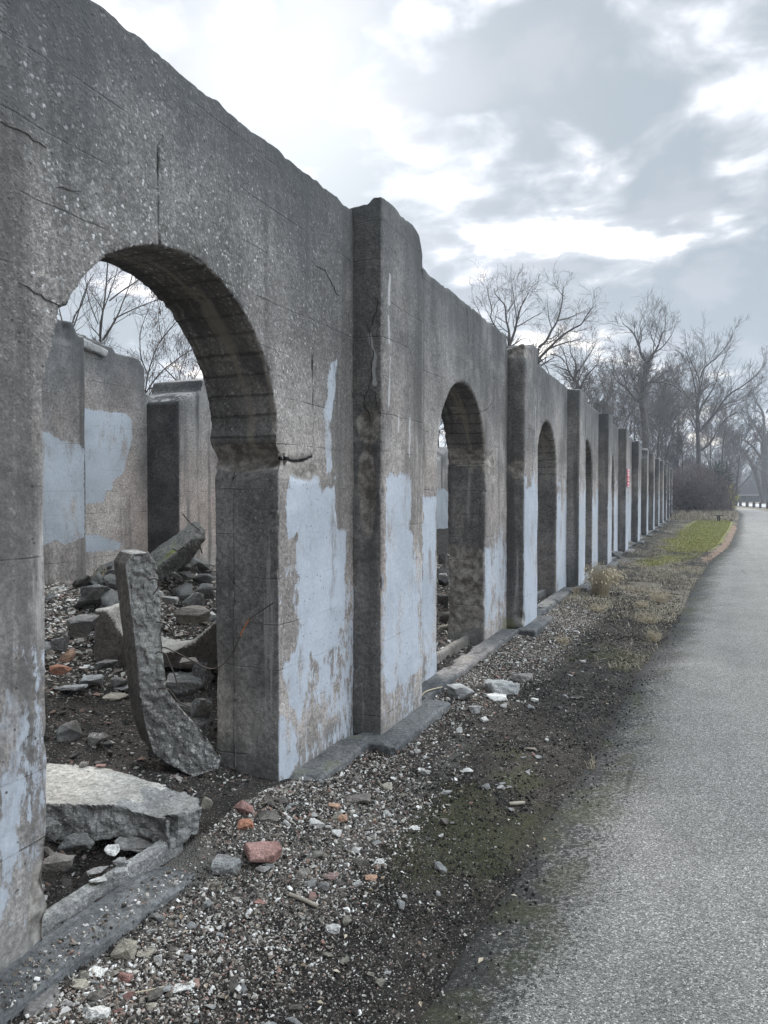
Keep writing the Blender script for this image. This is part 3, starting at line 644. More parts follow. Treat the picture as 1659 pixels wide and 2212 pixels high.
# ------------------------------------------------------------------ large rubble
def skew_prism(pts, vec):
    bm = bmesh.new(); A = [bm.verts.new(p) for p in pts]; B = [bm.verts.new(np.asarray(p)+vec) for p in pts]
    bm.faces.new(A); bm.faces.new(B[::-1]); n = len(pts)
    for i in range(n): bm.faces.new((A[i], B[i], B[(i+1) % n], A[(i+1) % n]))
    bmesh.ops.recalc_face_normals(bm, faces=bm.faces); return bm
def recentre(o):
    V = getV(o.data); c = V.mean(0); c[2] = V[:, 2].min(); setV(o.data, V-c); o.location = Vector(c); return o

ZS = .175
top = [atZ(x, y, ZS)[:2] for x, y in ((30, 1738), (130, 1736), (200, 1741), (270, 1738), (318, 1742), (366, 1757), (352, 1738), (385, 1745), (438, 1728), (432, 1706), (405, 1692), (330, 1687), (285, 1672), (235, 1658), (150, 1650), (30, 1640))]
me = remesh(prism(top, 'Z', ZS-.16, ZS), .010, 'fallen_slab', False); V = getV(me); N = getN(me)
sidek = np.where(N[:, 2] > .85, .08, 1.0); D = (fbm(V, 6, 4, 3)*.045+fbm(V, 30, 4, 4)*.016-.016*np.abs(fbm(V, 14, 3, 6)))*sidek
V = V+N*D[:, None]; lob = sstep(.0, .12, (V[:, 0]+2.47)+(V[:, 1]-2.78)*.0); V[:, 2] -= lob*(.035+.03*fbm(V, 9, 4, 8))*sstep(.05, .12, V[:, 2]); setV(me, V)
o = link('fallen_slab', me); two_tone(me, [M['broken'], M['smooth']], lambda C, N: (N[:, 2] > .8) & (C[:, 0] < -2.44+.04*np.sin(C[:, 1]*40)))
tag(recentre(o), 'broad fallen concrete slab with a flat pale top lying in the nearest arch', 'slab')

fp = [(270, 1222), (286, 1196), (322, 1194), (340, 1222), (347, 1300), (352, 1400), (360, 1490), (392, 1532), (440, 1583), (482, 1640), (474, 1660), (421, 1681), (368, 1655), (332, 1628), (314, 1570), (303, 1500), (296, 1420), (284, 1330)]
me = remesh(skew_prism([atD(x, y, 3.98+.10*(1640-y)/440) for x, y in fp], ch*.27-cr*.165), .009, 'leaning_column', False); V = getV(me); N = getN(me)
fr = np.where(N@ch < -.5, 1.0, .18)*np.where(N@(-cr) > .6, .3, 1); D = (fbm(V, 7, 3, 13)*.022+fbm(V, 30, 4, 14)*.018-.012*np.abs(fbm(V, 15, 3, 16)))*fr-.03*sstep(.2, .5, fbm(V, 5, 3, 15))*np.where(V[:, 2] > .95, 1, .4)*fr
setV(me, V+N*D[:, None]); o = link('leaning_column', me)
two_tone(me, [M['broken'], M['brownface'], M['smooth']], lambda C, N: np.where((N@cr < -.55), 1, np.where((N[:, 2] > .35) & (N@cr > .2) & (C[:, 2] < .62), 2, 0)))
tag(recentre(o), 'tall broken piece of concrete leaning upright in the nearest arch with a curved foot', 'concrete column')
COLUMN = o
def tube(pts, rad, k=6):
    pts = np.asarray(pts, float); n = len(pts); rad = np.broadcast_to(rad, (n,)); T = np.gradient(pts, axis=0) if n > 2 else np.repeat((pts[1:]-pts[:-1]), 2, 0)
    T /= np.linalg.norm(T, axis=1)[:, None]+1e-9
    ref = np.where(np.abs(T[:, 2:3]) < .9, np.array([[0, 0, 1.0]]), np.array([[1.0, 0, 0]])); A = np.cross(T, ref); A /= np.linalg.norm(A, axis=1)[:, None]+1e-9; B = np.cross(T, A)
    a = np.arange(k)*2*np.pi/k
    V = pts[:, None, :]+rad[:, None, None]*(A[:, None, :]*np.cos(a)[None, :, None]+B[:, None, :]*np.sin(a)[None, :, None])
    i = np.arange(n*k).reshape(n, k); j = np.roll(i, -1, 1)
    Fq = np.stack([i[:-1], j[:-1], j[1:], i[1:]], -1).reshape(-1, 4)
    return V.reshape(-1, 3), Fq
def smoothpts(P, n=8):
    P = np.asarray(P, float); t = np.arange(len(P)); tt = np.linspace(0, len(P)-1, (len(P)-1)*n+1); i = np.clip(tt.astype(int), 0, len(P)-2); f = (tt-i)[:, None]
    p0 = P[np.clip(i-1, 0, len(P)-1)]; p1 = P[i]; p2 = P[i+1]; p3 = P[np.clip(i+2, 0, len(P)-1)]
    return .5*(2*p1+(p2-p0)*f+(2*p0-5*p1+4*p2-p3)*f*f+(3*p1-p0-3*p2+p3)*f**3)
def bar(name, pts, r, mat, parent=None):
    V, Fq = tube(smoothpts(pts), r, 6); me = npmesh(name, V, Fq, True); ob = link(name, me, mat)
    if parent: ob.parent = parent; ob.matrix_parent_inverse = Matrix.Translation(-parent.location)
    return ob
bpy.context.view_layer.update()
w = [(331, 1398), (350, 1398), (365, 1402), (409, 1424), (446, 1443), (472, 1441), (498, 1417), (521, 1369)]
bar('rebar', [atD(x, y, 4.05+.0008*(x-331)-.0009*max(0, x-450)) for x, y in w], .0038, M['rust'], COLUMN)
bar('rebar', [atD(x, y, 4.02-.0009*(x-450)) for x, y in ((519, 1373), (528, 1355), (539, 1336))], .0041, M['wire'], COLUMN)
bar('rebar', [atD(x, y, 4.02-.0009*(x-450)) for x, y in ((538, 1338), (560, 1322), (591, 1302))], .0038, M['rust'], COLUMN)
for p in (((337, 1344), (350, 1345), (361, 1350), (372, 1365), (379, 1382)), ((335, 1413), (345, 1408), (358, 1414), (365, 1430), (378, 1460), (385, 1490)), ((342, 1487), (365, 1490), (385, 1515), (412, 1527)), ((322, 1252), (335, 1250), (342, 1255), (342, 1268), (330, 1285))):
    bar('rebar', [atD(x, y, 4.0) for x, y in p], .0038, M['rust'], COLUMN)

fp = [(203, 1318), (232, 1318), (250, 1352), (275, 1382), (310, 1403), (345, 1410), (385, 1402), (420, 1382), (455, 1352), (478, 1322), (505, 1330), (505, 1450), (203, 1440)]
me = remesh(skew_prism([atD(x, y, 5.55) for x, y in fp], ch*.46+cr*.05), .018, 'arch_fragment'); rough(me, .012, 6, 4, 4, .02, 3)
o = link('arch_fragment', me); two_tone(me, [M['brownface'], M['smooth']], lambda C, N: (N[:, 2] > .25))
tag(recentre(o), 'fallen curved arch fragment lying with its pale hollow side up behind the leaning concrete', 'concrete fragment')
fp = [(322, 1240), (395, 1186), (438, 1150), (446, 1158), (402, 1226), (345, 1258)]
me = remesh(skew_prism([atD(x, y, 6.9) for x, y in fp], ch*.55-cr*.22+cz*.10), .018, 'tilted_slab', False); rough(me, .05, 5, 8, 5, .04, 4)
o = link('tilted_slab', me, M['mossy']); tag(recentre(o), 'dark mossy slab tilted upward in front of the rear wall', 'slab')
bpy.context.view_layer.update()
for i, p in enumerate((((405, 1175), (407, 1195), (406, 1212)), ((425, 1165), (432, 1180), (437, 1196)), ((412, 1168), (414, 1190), (402, 1215)), ((395, 1110), (410, 1128), (432, 1146)), ((372, 1185), (385, 1190), (396, 1182)))):
    bar('rebar', [atD(x, y, 6.85) for x, y in p], .006, M['rust'], o)
# sill strip lying in the near opening
a, b = atZ(80, 1992, .0), atZ(388, 1803, .035); u = (b-a)/np.linalg.norm(b-a); nn = np.cross(u, cz); nn /= np.linalg.norm(nn)
cs = [(-.028, -.07), (-.028, .006)]+[(-.024+.008*i, .012) for i in range(6)]+[(.024, .004), (.027, -.02), (.028, -.07)]
o = course('sill_strip', cs, np.arange(0, np.linalg.norm(b-a), .010), .007, 71, M['broken'], None, None, u, a)
tag(recentre(o), 'narrow broken concrete sill strip lying across the nearest arch opening', 'concrete strip')
me = remesh(prism([atZ(x, y, -.045)[:2] for x, y in ((48, 2190), (62, 2140), (98, 2112), (128, 2118), (133, 2150), (118, 2190), (85, 2204))], 'Z', -.16, -.045), .01, 'flat_slab'); rough(me, .012, 9, 6, 4, .015, 6)
tag(recentre(link('flat_slab', me, M['foot'])), 'flat grey broken slab beside the footing at the bottom left corner', 'slab')

# ------------------------------------------------------------------ single stones
RK = rockpx
T = [
 (566, 1868, 86, 74, 'brick', 'brick_chunk', 'largest brick chunk, dusty pink, tilted on the rubble', 'brick', dict(boxy=.75, rot=TH+.5, tilt=.7, amp=.04, seed=21)),
 (489, 1888, 66, 52, 'grey', 'concrete_chunk', 'rough pale grey chunk left of the largest pink brick', 'stone', dict(amp=.1, seed=8)),
 (522, 1758, 52, 36, 'brick', 'brick_chunk', 'flat topped pinkish brick chunk nearest the wall corner', 'brick', dict(boxy=.6, seed=33)),
 (530, 1792, 38, 30, 'orange', 'brick_chunk', 'small bright orange red brick piece below the pinkish brick', 'brick', dict(boxy=.6)),
 (576, 1774, 50, 30, 'brown', 'loose_rock', 'brown grey rock touching the pinkish brick on its right', 'stone', dict(boxy=.7)),
 (768, 1734, 66, 28, 'brown', 'flat_stone', 'long flat grey stone below the first pilaster footing', 'stone', dict(boxy=.6, dscale=.9)),
 (834, 1706, 26, 21, 'tan', 'loose_rock', 'round tan stone right of the first pilaster footing', 'stone', {}),
 (684, 1786, 36, 24, 'white', 'loose_rock', 'pale lump in the heap right of the bricks', 'stone', {}),
 (727, 1809, 23, 22, 'white', 'loose_rock', 'white stone on the right side of the gravel heap', 'stone', {}),
 (722, 1748, 26, 18, 'tanbrick', 'brick_chunk', 'pinkish tan brick bit under the long flat stone', 'brick', {}),
 (739, 1778, 22, 26, 'tanbrick', 'brick_chunk', 'upright pink and white brick sliver in the heap', 'brick', {}),
 (780, 1871, 36, 28, 'brown', 'loose_rock', 'angular grey brown rock at the right edge of the heap', 'stone', {}),
 (819, 1866, 22, 14, 'white', 'loose_rock', 'clean white chip alone on the dark soil', 'stone', {}),
 (801, 1902, 28, 16, 'tanbrick', 'brick_chunk', 'pale pink chip on the dark mossy soil', 'brick', {}),
 (699, 1924, 26, 24, 'darkrock', 'loose_rock', 'dark slate coloured stone beside a pink flat chip', 'stone', {}),
 (714, 1898, 34, 17, 'brick', 'brick_chunk', 'flat pink brick chip next to the dark slate stone', 'brick', dict(boxy=.6)),
 (717, 2019, 32, 30, 'white', 'concrete_chunk', 'crumbly white chunk alone in the lower middle gravel', 'stone', dict(amp=.14)),
 (656, 1892, 34, 20, 'brown', 'loose_rock', 'low brown stone in the middle of the fine gravel', 'stone', {}),
 (685, 1853, 26, 19, 'brown', 'loose_rock', 'mid brown stone above the flat pink chip', 'stone', {}),
 (562, 1952, 30, 11, 'brick', 'brick_chunk', 'thin brick sliver in the fine tan gravel', 'brick', dict(boxy=.6)),
 (264, 2074, 52, 58, 'tan', 'loose_rock', 'square tan block standing on end beside the near footing', 'stone', dict(boxy=.55, dscale=.7, seed=12)),
 (336, 1991, 38, 28, 'darkrock', 'loose_rock', 'rounded dark pebble rich stone at the end of the footing', 'stone', dict(boxy=.9)),
 (206, 2203, 50, 40, 'white', 'concrete_chunk', 'largest white lump at the bottom edge', 'stone', dict(amp=.12)),
 (309, 2068, 38, 22, 'tan', 'flat_stone', 'flat greenish tan stone right of the square block', 'stone', dict(boxy=.6)),
 (341, 2084, 18, 32, 'white', 'loose_rock', 'narrow white stone standing beside the flat tan stone', 'stone', {}),
 (397, 2146, 52, 24, 'white', 'loose_rock', 'long cream stone lying in the lower left dark soil', 'stone', {}),
 (265, 2122, 38, 28, 'brick', 'brick_chunk', 'reddish brown lump under the square tan block', 'brick', {}),
 (325, 2179, 24, 20, 'tan', 'loose_rock', 'small round tan pebble near the bottom edge', 'stone', {}),
 (168, 2137, 36, 26, 'tan', 'loose_rock', 'warm pale stone heaped against the near footing', 'stone', {}),
 (205, 2110, 40, 22, 'white', 'loose_rock', 'whitish stones of the footing heap, the widest one', 'stone', {}),
 (140, 1, 1, 1, None, '', '', '', {}),
 (996, 1512, 60, 42, 'grey', 'boulder', 'rounded grey boulder beside the second arch opening', 'boulder', dict(boxy=.9)),
 (1086, 1500, 76, 40, 'grey', 'boulder', 'widest rough grey boulder beyond the rounded one', 'boulder', dict(amp=.09)),
 (1133, 1474, 50, 28, 'darkrock', 'boulder', 'dark brown boulder behind the widest grey one', 'boulder', {}),
 (1075, 1513, 44, 18, 'white', 'flat_stone', 'flat pale triangular stone before the grey boulders', 'stone', dict(boxy=.6)),
 (1026, 1540, 32, 22, 'grey', 'loose_rock', 'small grey cone shaped stone near the rounded boulder', 'stone', {}),
 (1155, 1516, 17, 11, 'white', 'loose_rock', 'bright white pebble beside the mossy strip by the path', 'stone', {}),
 (920, 1674, 22, 18, 'white', 'flat_stone', 'thin white flake leaning on the dark soil', 'stone', dict(boxy=.6)),
 (1011, 1669, 30, 13, 'white', 'flat_stone', 'cream flat stone right of the thin white flake', 'stone', dict(boxy=.6)),
 (895, 1793, 27, 8, 'white', 'flat_stone', 'very flat white stone in the moss below the flake', 'stone', {}),
 (126, 1456, 42, 26, 'orange', 'brick_chunk', 'clean orange brick inside the nearest arch', 'brick', dict(boxy=.45, amp=.02)),
 (138, 1430, 36, 34, 'tanbrick', 'brick_chunk', 'tan brick piece propped behind the orange brick', 'brick', dict(boxy=.55)),
 (145, 1492, 66, 17, 'grey', 'flat_stone', 'long pale flat stone inside the arch by the left pier', 'stone', dict(boxy=.7)),
 (242, 1509, 54, 17, 'tan', 'flat_stone', 'pale flat stone inside the arch left of the leaning concrete', 'stone', dict(boxy=.7)),
 (262, 1489, 34, 8, 'grey', 'flat_stone', 'thin pale board shaped stone touching the leaning concrete', 'stone', dict(boxy=.5)),
 (193, 1480, 48, 28, 'grey', 'loose_rock', 'rough grey lump behind the two pale flat stones', 'stone', {}),
 (254, 1482, 36, 26, 'darkrock', 'loose_rock', 'dark lump at the left side of the leaning concrete', 'stone', {}),
 (206, 1612, 44, 38, 'darkrock', 'boulder', 'dark brown boulder half sunk in the gravel behind the fallen slab', 'boulder', {}),
 (201, 1292, 66, 38, 'darkrock', 'boulder', 'low dark boulder at the foot of the rear wall', 'boulder', {}),
 (222, 1292, 30, 16, 'white', 'loose_rock', 'pale stone leaning on the low dark boulder at the rear wall', 'stone', {}),
 (95, 1405, 26, 24, 'grey', 'loose_rock', 'round grey stone at the edge of the left pier', 'stone', {}),
 (126, 1408, 36, 40, 'darkrock', 'boulder', 'dark upright rock behind the tan brick', 'boulder', {}),
 (172, 1372, 64, 52, 'darkrock', 'boulder', 'big dark boulder left of the curved arch fragment', 'boulder', {}),
 (223, 1445, 48, 26, 'darkrock', 'loose_rock', 'dark stone under the left end of the arch fragment', 'stone', {}),
 (384, 1275, 76, 42, 'darkrock', 'boulder', 'flat dark boulder below the mossy tilted slab', 'boulder', {}),
 (410, 1308, 52, 36, 'darkrock', 'boulder', 'rounded dark boulder in the pile right of the leaning concrete', 'boulder', {}),
 (344, 1292, 20, 20, 'white', 'loose_rock', 'small white stone in the rubble pile right of the leaning concrete', 'stone', {}),
 (442, 1290, 44, 36, 'darkrock', 'boulder', 'dark boulder touching the pier at the top of the pile', 'boulder', {}),
 (366, 1302, 40, 20, 'grey', 'loose_rock', 'grey stone just under the small white stone', 'stone', {}),
 ]
for px, py, w_, h_, mat, nm, lb, ct, kw in T:
    if mat: RK(px, py, w_, h_, mat, nm, lb, ct, **kw)
# stones wedged in the pile, above ground level
for px, py, w_, h_, d, mat, lb, sd in (
    (412, 1345, 84, 46, 5.75, 'brown', 'large brown grey boulder resting on the curved arch fragment', 501), (398, 1500, 80, 66, 4.75, 'darkrock', 'dark angular block between the leaning concrete and the pier', 502),
    (436, 1485, 44, 72, 4.85, 'darkrock', 'dark upright block wedged against the pier', 503), (432, 1556, 46, 62, 4.55, 'darkrock', 'lowest dark block wedged beside the pier foot', 504),
    (400, 1540, 50, 30, 4.7, 'broken', 'grey rubble lump under the dark angular block', 505), (408, 1440, 44, 24, 4.9, 'brown', 'brownish stone on top of the dark angular block', 506),
    (420, 1578, 60, 40, 4.5, 'darkrock', 'dark stone under the curved foot of the leaning concrete', 516),
    (116, 1882, 68, 50, 3.05, 'brown', 'smooth dark grey rock under the slab beside the left pier', 507), (160, 1836, 64, 46, 3.25, 'darkrock', 'dark rock holding up the fallen slab', 508),
    (292, 1830, 98, 44, 3.35, 'broken', 'broad rough rock under the right part of the fallen slab', 509), (238, 1846, 32, 26, 3.2, 'white', 'crumbly white lump under the front edge of the slab', 510),
    (205, 1888, 44, 22, 3.05, 'grey', 'pale prism shaped stone in the gap under the slab', 511), (210, 1908, 44, 20, 2.98, 'white', 'smooth white oval stone under the slab', 512),
    (258, 1899, 34, 33, 3.0, 'grey', 'pale stone leaning on the sill strip', 513), (260, 1872, 36, 26, 3.12, 'grey', 'grey stone behind the one leaning on the sill strip', 514),
    (446, 1748, 24, 34, 3.5, 'tan', 'tan splinter of concrete at the right end of the fallen slab', 515), (105, 1812, 44, 60, 3.25, 'darkrock', 'dark rock under the slab against the left pier', 517),
    (360, 1790, 70, 44, 3.5, 'darkrock', 'dark lump under the right tip of the fallen slab', 518)):
    p = atD(px, py, d); RK(px, py, w_, h_, mat, 'rubble_block', lb, 'stone', base=p, seed=sd, tilt=.5, boxy=.6, amp=.07)
p = atZ(179, 1656, ZS+.005); RK(179, 1656, 18, 13, 'brown', 'loose_rock', 'little brown stone lying on top of the fallen slab', 'stone', base=p, sub=2)
p = atZ(216, 1657, ZS+.005); RK(216, 1657, 19, 9, 'brick', 'brick_chunk', 'little brick chip lying on top of the fallen slab', 'brick', base=p, sub=2)
# second-arch opening
for px, py, w_, h_, mat, lb in ((958, 1262, 26, 44, 'darkrock', 'tall dark rock behind the second arch, lower one'), (956, 1215, 20, 26, 'darkrock', 'dark rock behind the second arch, upper one'), (958, 1245, 20, 8, 'white', 'white stone squeezed between rocks behind the second arch'),
    (966, 1345, 40, 30, 'brown', 'brown grey stone inside the second arch near the jamb'), (960, 1362, 30, 18, 'tan', 'tan stone in front of the jamb inside the second arch'), (957, 1308, 26, 30, 'darkrock', 'dark stone low behind the second arch')):
    RK(px, py, w_, h_, mat, 'loose_rock', lb, 'stone')
for px, py, w_, h_, mat, lb in ((1345, 1186, 30, 14, 'grey', 'flat pale stone at the foot of the fourth pilaster'), (1362, 1180, 26, 12, 'brown', 'brown stone at the foot of the fifth pilaster'), (1376, 1162, 22, 12, 'brown', 'small dark block between far pilasters'), (1330, 1206, 26, 20, 'darkrock', 'dark broken footing block by the dry grass')):
    RK(px, py, w_, h_, mat, 'loose_rock', lb, 'stone', sub=2)

# loose stones nobody can tell apart: one object each
protos = {k: [rockmesh(700+i*7+j, 1, .8, .55, 14, 2, .06, .65) for i in range(4)] for j, k in enumerate(('white', 'grey', 'brown', 'brick', 'tan'))}
for k, ms in protos.items():
    for q_ in ms: q_.materials.clear(); q_.materials.append(M[k])
GL = {'white': ('whitish stone chip scattered on the dark gravel beside the wall', 'stone', 'whitish chips scattered along the wall', 78), 'grey': ('plain grey stone scattered on the gravel beside the wall', 'stone', 'plain grey stones scattered along the wall', 66),
      'brown': ('muddy brown stone scattered on the gravel beside the wall', 'stone', 'muddy brown stones scattered along the wall', 62), 'tan': ('small tan stone scattered on the gravel beside the wall', 'stone', 'small tan stones scattered along the wall', 40), 'brick': ('tiny reddish brick crumb scattered on the gravel beside the wall', 'brick', 'brick crumbs scattered along the wall', 30)}
rr = random.Random(5)
for k, (lb, ct, gp, n) in GL.items():
    i = 0
    while i < n:
        y = 1.75+7.5*rr.random()**1.7; x = -2.0+1.1*rr.random()**1.4
        if x > edgeX(y)-.12 or (x < -1.93 and y < 2.7): continue
        if rr.random() > (1 if y < 5 else .6): continue
        sz = rr.choice((.016, .02, .024, .03, .042))*(.8+.5*rr.random())*(1+.06*y)
        if k == 'brick': sz *= .8
        z = float(hgt(np.array([x]), np.array([y]))[0])
        o = bpy.data.objects.new('loose_stone' if ct == 'stone' else 'brick_crumb', protos[k][i % 4]); COL.objects.link(o)
        o.location = (x, y, z+sz*.16); o.scale = (sz*(1+.5*rr.random()), sz, sz*(.6+.5*rr.random())); o.rotation_euler = (rr.random()*.6-.3, rr.random()*.6-.3, rr.random()*6.28)
        tag(o, lb, ct, gp); i += 1

dm_ = [rockmesh(860+i, 1, .8, .6, 14, 2, .08, .6) for i in range(5)]
for i, q_ in enumerate(dm_): q_.materials.clear(); q_.materials.append(M['darkrock' if i < 3 else 'brown'])
for i in range(95):
    while True:
        y = 2.6+5.2*rr.random(); x = -2.9-2.9*rr.random()
        if x < -3.7 or (y > 3.7 and rr.random() < .6) or rr.random() < .12: break
    sz = .05+.13*rr.random()**2; z = float(hgt(np.array([x]), np.array([y]))[0]); o = bpy.data.objects.new('rubble_stone', dm_[i % 5]); COL.objects.link(o)
    o.location = (x, y, z+sz*.14); o.scale = (sz*(1+.5*rr.random()), sz, sz*(.6+.5*rr.random())); o.rotation_euler = (rr.random()*.8-.4, rr.random()*.8-.4, rr.random()*6.28)
    tag(o, 'dark rubble stone lying on the raised ground inside the ruin', 'stone', 'dark rubble stones inside the ruin')
for i in range(34):
    x, y = -4.75+.75*rr.gauss(0, .6), 5.9+.8*rr.gauss(0, .7); sz = .13+.20*rr.random()**1.4; z = float(hgt(np.array([x]), np.array([y]))[0])
    o = bpy.data.objects.new('rubble_block', dm_[i % 3]); COL.objects.link(o); o.location = (x, y, z+sz*.2+.10*rr.random()); o.scale = (sz*(1+.7*rr.random()), sz, sz*(.5+.5*rr.random())); o.rotation_euler = (rr.random()*1.2-.6, rr.random()*1.2-.6, rr.random()*6.28)
    tag(o, 'dark broken block heaped before the rear wall behind the arch fragment', 'stone', 'dark blocks heaped before the rear wall')
# gravel: one mass of small stones
def shape(seed):
    bm = bmesh.new(); r = np.random.default_rng(seed); Q = r.normal(size=(9, 3)); Q /= np.linalg.norm(Q, axis=1)[:, None]
    vs = [bm.verts.new(q*(.8+.2*r.random())) for q in Q]; bmesh.ops.convex_hull(bm, input=vs); bmesh.ops.delete(bm, geom=[v for v in bm.verts if not v.link_faces], context='VERTS'); bmesh.ops.triangulate(bm, faces=bm.faces)
    bm.verts.index_update(); V = np.array([v.co for v in bm.verts]); Fc = np.array([[v.index for v in f.verts] for f in bm.faces]); bm.free(); return V, Fc
SH = [shape(i) for i in range(9)]
def scatter(P, S, seed, flat=.65):
    r = np.random.default_rng(seed); VV, FF = [], []; o = 0; w = r.integers(0, len(SH), len(P))
    for k, (v, f) in enumerate(SH):
        m_ = w == k; p = P[m_]; s_ = S[m_]; n = len(p)
        if not n: continue
        a = r.random(n)*6.283; q = v[None]*np.array([1, .8, flat])*(.75+.5*r.random((n, 1, 3)))*s_[:, None, None]
        tl = (r.random((n, 2))-.5)*.8; q[..., 2] += q[..., 0]*tl[:, :1]+q[..., 1]*tl[:, 1:]
        c, sn = np.cos(a)[:, None], np.sin(a)[:, None]; x_, y_ = q[..., 0]*c-q[..., 1]*sn, q[..., 0]*sn+q[..., 1]*c
        q = np.stack([x_, y_, q[..., 2]], -1)+p[:, None, :]
        VV.append(q.reshape(-1, 3)); FF.append((f[None]+(np.arange(n)*len(v))[:, None, None]).reshape(-1, 3)+o); o += n*len(v)
    return np.concatenate(VV), np.concatenate(FF)
def gravelmat(name, *st):
    s = NT(name); P = s.coord(); f = s.noise(P, 120, 3, .6); col = s.ramp(s.island(), *st, interp='LINEAR'); col = s.mix(1, col, s.ramp(f, (.3, .78), (.7, 1.2)), 'MULTIPLY'); return s.bsdf(col, .92, None, .2)
M['gravel'] = gravelmat('strip gravel', (0, (.035, .031, .028)), (.24, (.095, .080, .067)), (.50, (.185, .160, .132)), (.58, (.24, .14, .11)), (.62, (.22, .195, .165)), (.82, (.36, .335, .30)), (.94, (.54, .515, .48)), (1, (.64, .62, .59)))
M['gravel2'] = gravelmat('inner gravel', (0, (.02, .018, .017)), (.45, (.055, .048, .043)), (.75, (.10, .088, .078)), (.80, (.14, .08, .06)), (.90, (.22, .20, .18)), (1, (.46, .44, .41)))
r = np.random.default_rng(3)
y = 1.5+11*r.random(150000)**1.9; x = -2.12+1.42*r.random(150000); P2 = np.stack([x, y, x*0], 1)
dens = .035+.24*sstep(3.4, 2.6, y)+.95*np.exp(-((y-3.1)/.9)**2)*sstep(-1.1, -1.6, x)+.60*sstep(-1.40, -1.85, x)+.9*np.exp(-((y-9)/2.3)**2)*sstep(-1.1, -1.6, x)+.14*sstep(.1, .5, fbm(P2, 1.3, 3, 61))
keep = (r.random(len(x)) < dens) & (x < edgeX(y)+.10-.25*r.random(len(x))); x, y = x[keep], y[keep]
S = (.0034+.0062*r.random(len(x))**2.4+.009*(r.random(len(x)) > .97))*(1+.05*y); S *= np.where(x > -1.25, .65, 1)
foot_ = (x < -1.93) & (y < 2.75) & (r.random(len(x)) > .16); x, y, S = x[~foot_], y[~foot_], S[~foot_]
zg = np.where(x > edgeX(y)-.03, -.098, hgt(x, y)); zg = np.where((x < XW+.18) & (y < 2.75), np.maximum(zg, -.012-.085*sstep(2.35, 2.85, y)), zg); P = np.stack([x, y, zg+S*.25], 1); V, Fc = scatter(P, S, 1)
tag(link('gravel', npmesh('gravel', V, Fc), M['gravel']), kind='stuff')
y = 1.6+7.2*r.random(95000)**1.2; x = -2.25-4.2*r.random(95000); keep = r.random(len(x)) < .35+.5*sstep(-3.6, -4.6, x)+.2*(x > -2.9); x, y = x[keep], y[keep]
S = .006+.013*r.random(len(x))**2+.024*(r.random(len(x)) > .97)+.01*sstep(-3.5, -4.5, x)*r.random(len(x)); P = np.stack([x, y, hgt(x, y)+S*.2], 1); bk = (x+.3*fbm(P, 1.5, 3, 4)) < -3.75
for m_, mt, nm in ((~bk, M['gravel2'], 'inner_gravel'), (bk, M['gravel'], 'back_gravel')): V, Fc = scatter(P[m_], S[m_]*(1.25 if nm == 'back_gravel' else 1), 2, .5); tag(link(nm, npmesh(nm, V, Fc), mt), kind='stuff')
y = 5.5+9*r.random(16000); x = -2.3-2.2*r.random(16000); S = .012+.02*r.random(len(x))**2; P = np.stack([x, y, hgt(x, y)+S*.2], 1); V, Fc = scatter(P, S, 5, .5)
tag(link('arch_gravel', npmesh('arch_gravel', V, Fc), M['gravel']), kind='stuff')

M['clod'] = gravelmat('dark soil clods', (0, (.010, .009, .008)), (.6, (.028, .025, .022)), (.93, (.055, .05, .043)), (.97, (.20, .185, .165)), (1, (.40, .38, .35)))
y = 1.5+12*r.random(70000)**1.8; x = -2.0+1.75*r.random(70000); keep = (x < edgeX(y)+.30-.5*r.random(len(x))**.6) & (r.random(len(x)) < .25+.75*sstep(-.2, .3, fbm(np.stack([x, y, x*0], 1), 2.2, 4, 88))); x, y = x[keep], y[keep]
S = (.003+.007*r.random(len(x))**2)*(1+.05*y); P = np.stack([x, y, np.where(x > edgeX(y)-.03, -.098, hgt(x, y))+S*.3], 1); V, Fc = scatter(P, S, 8, .8)
tag(link('soil_crumbs', npmesh('soil_crumbs', V, Fc), M['clod']), kind='stuff')
# twigs and sticks
def stick(name, pts, rd, mat, label, cat='stick'):
    V, Fq = tube(smoothpts([np.asarray(p) for p in pts], 5), rd, 6); o = link(name, npmesh(name, V, Fq, True), mat); tag(o, label, cat); return o
def gp3(a, b, up=.012): p = gpt(a, b); p[2] += up; return p
stick('twig', [gp3(625, 1938), gp3(655, 1950), gp3(688, 1965)], .009, M['wood'], 'brown stick lying in the fine gravel')
stick('straw', [gp3(292, 2152), gp3(325, 2146), gp3(355, 2138)], .0022, M['straw'], 'single yellow straw at the lower left')
stick('twig', [gp3(0, 2105, .05), gp3(60, 2055, .05), gp3(140, 2005, .06), gp3(190, 1975, .045), gp3(262, 1953, .05)], .0055, M['rust'], 'long thin brown twig lying along the near footing')
stick('twig', [gp3(912, 1559, .04), gp3(930, 1549, .05), gp3(957, 1545, .03)], .005, M['straw'], 'pale dry stem beside the first pilaster footing')
stick('twig', [gp3(905, 1525, .05), gp3(920, 1515, .08), gp3(955, 1497, .05)], .005, M['straw'], 'pale forked stem by the rounded grey boulder')
stick('wood_chip', [gp3(1100, 1741), gp3(1118, 1740), gp3(1133, 1739)], .010, M['wood'], 'flat wooden chip on the mossy path edge', 'wood chip')
stick('twig', [gp3(1060, 1965, .01), gp3(1075, 1945, .02), gp3(1090, 1930, .01)], .004, M['post'], 'dark little twig on the path edge')
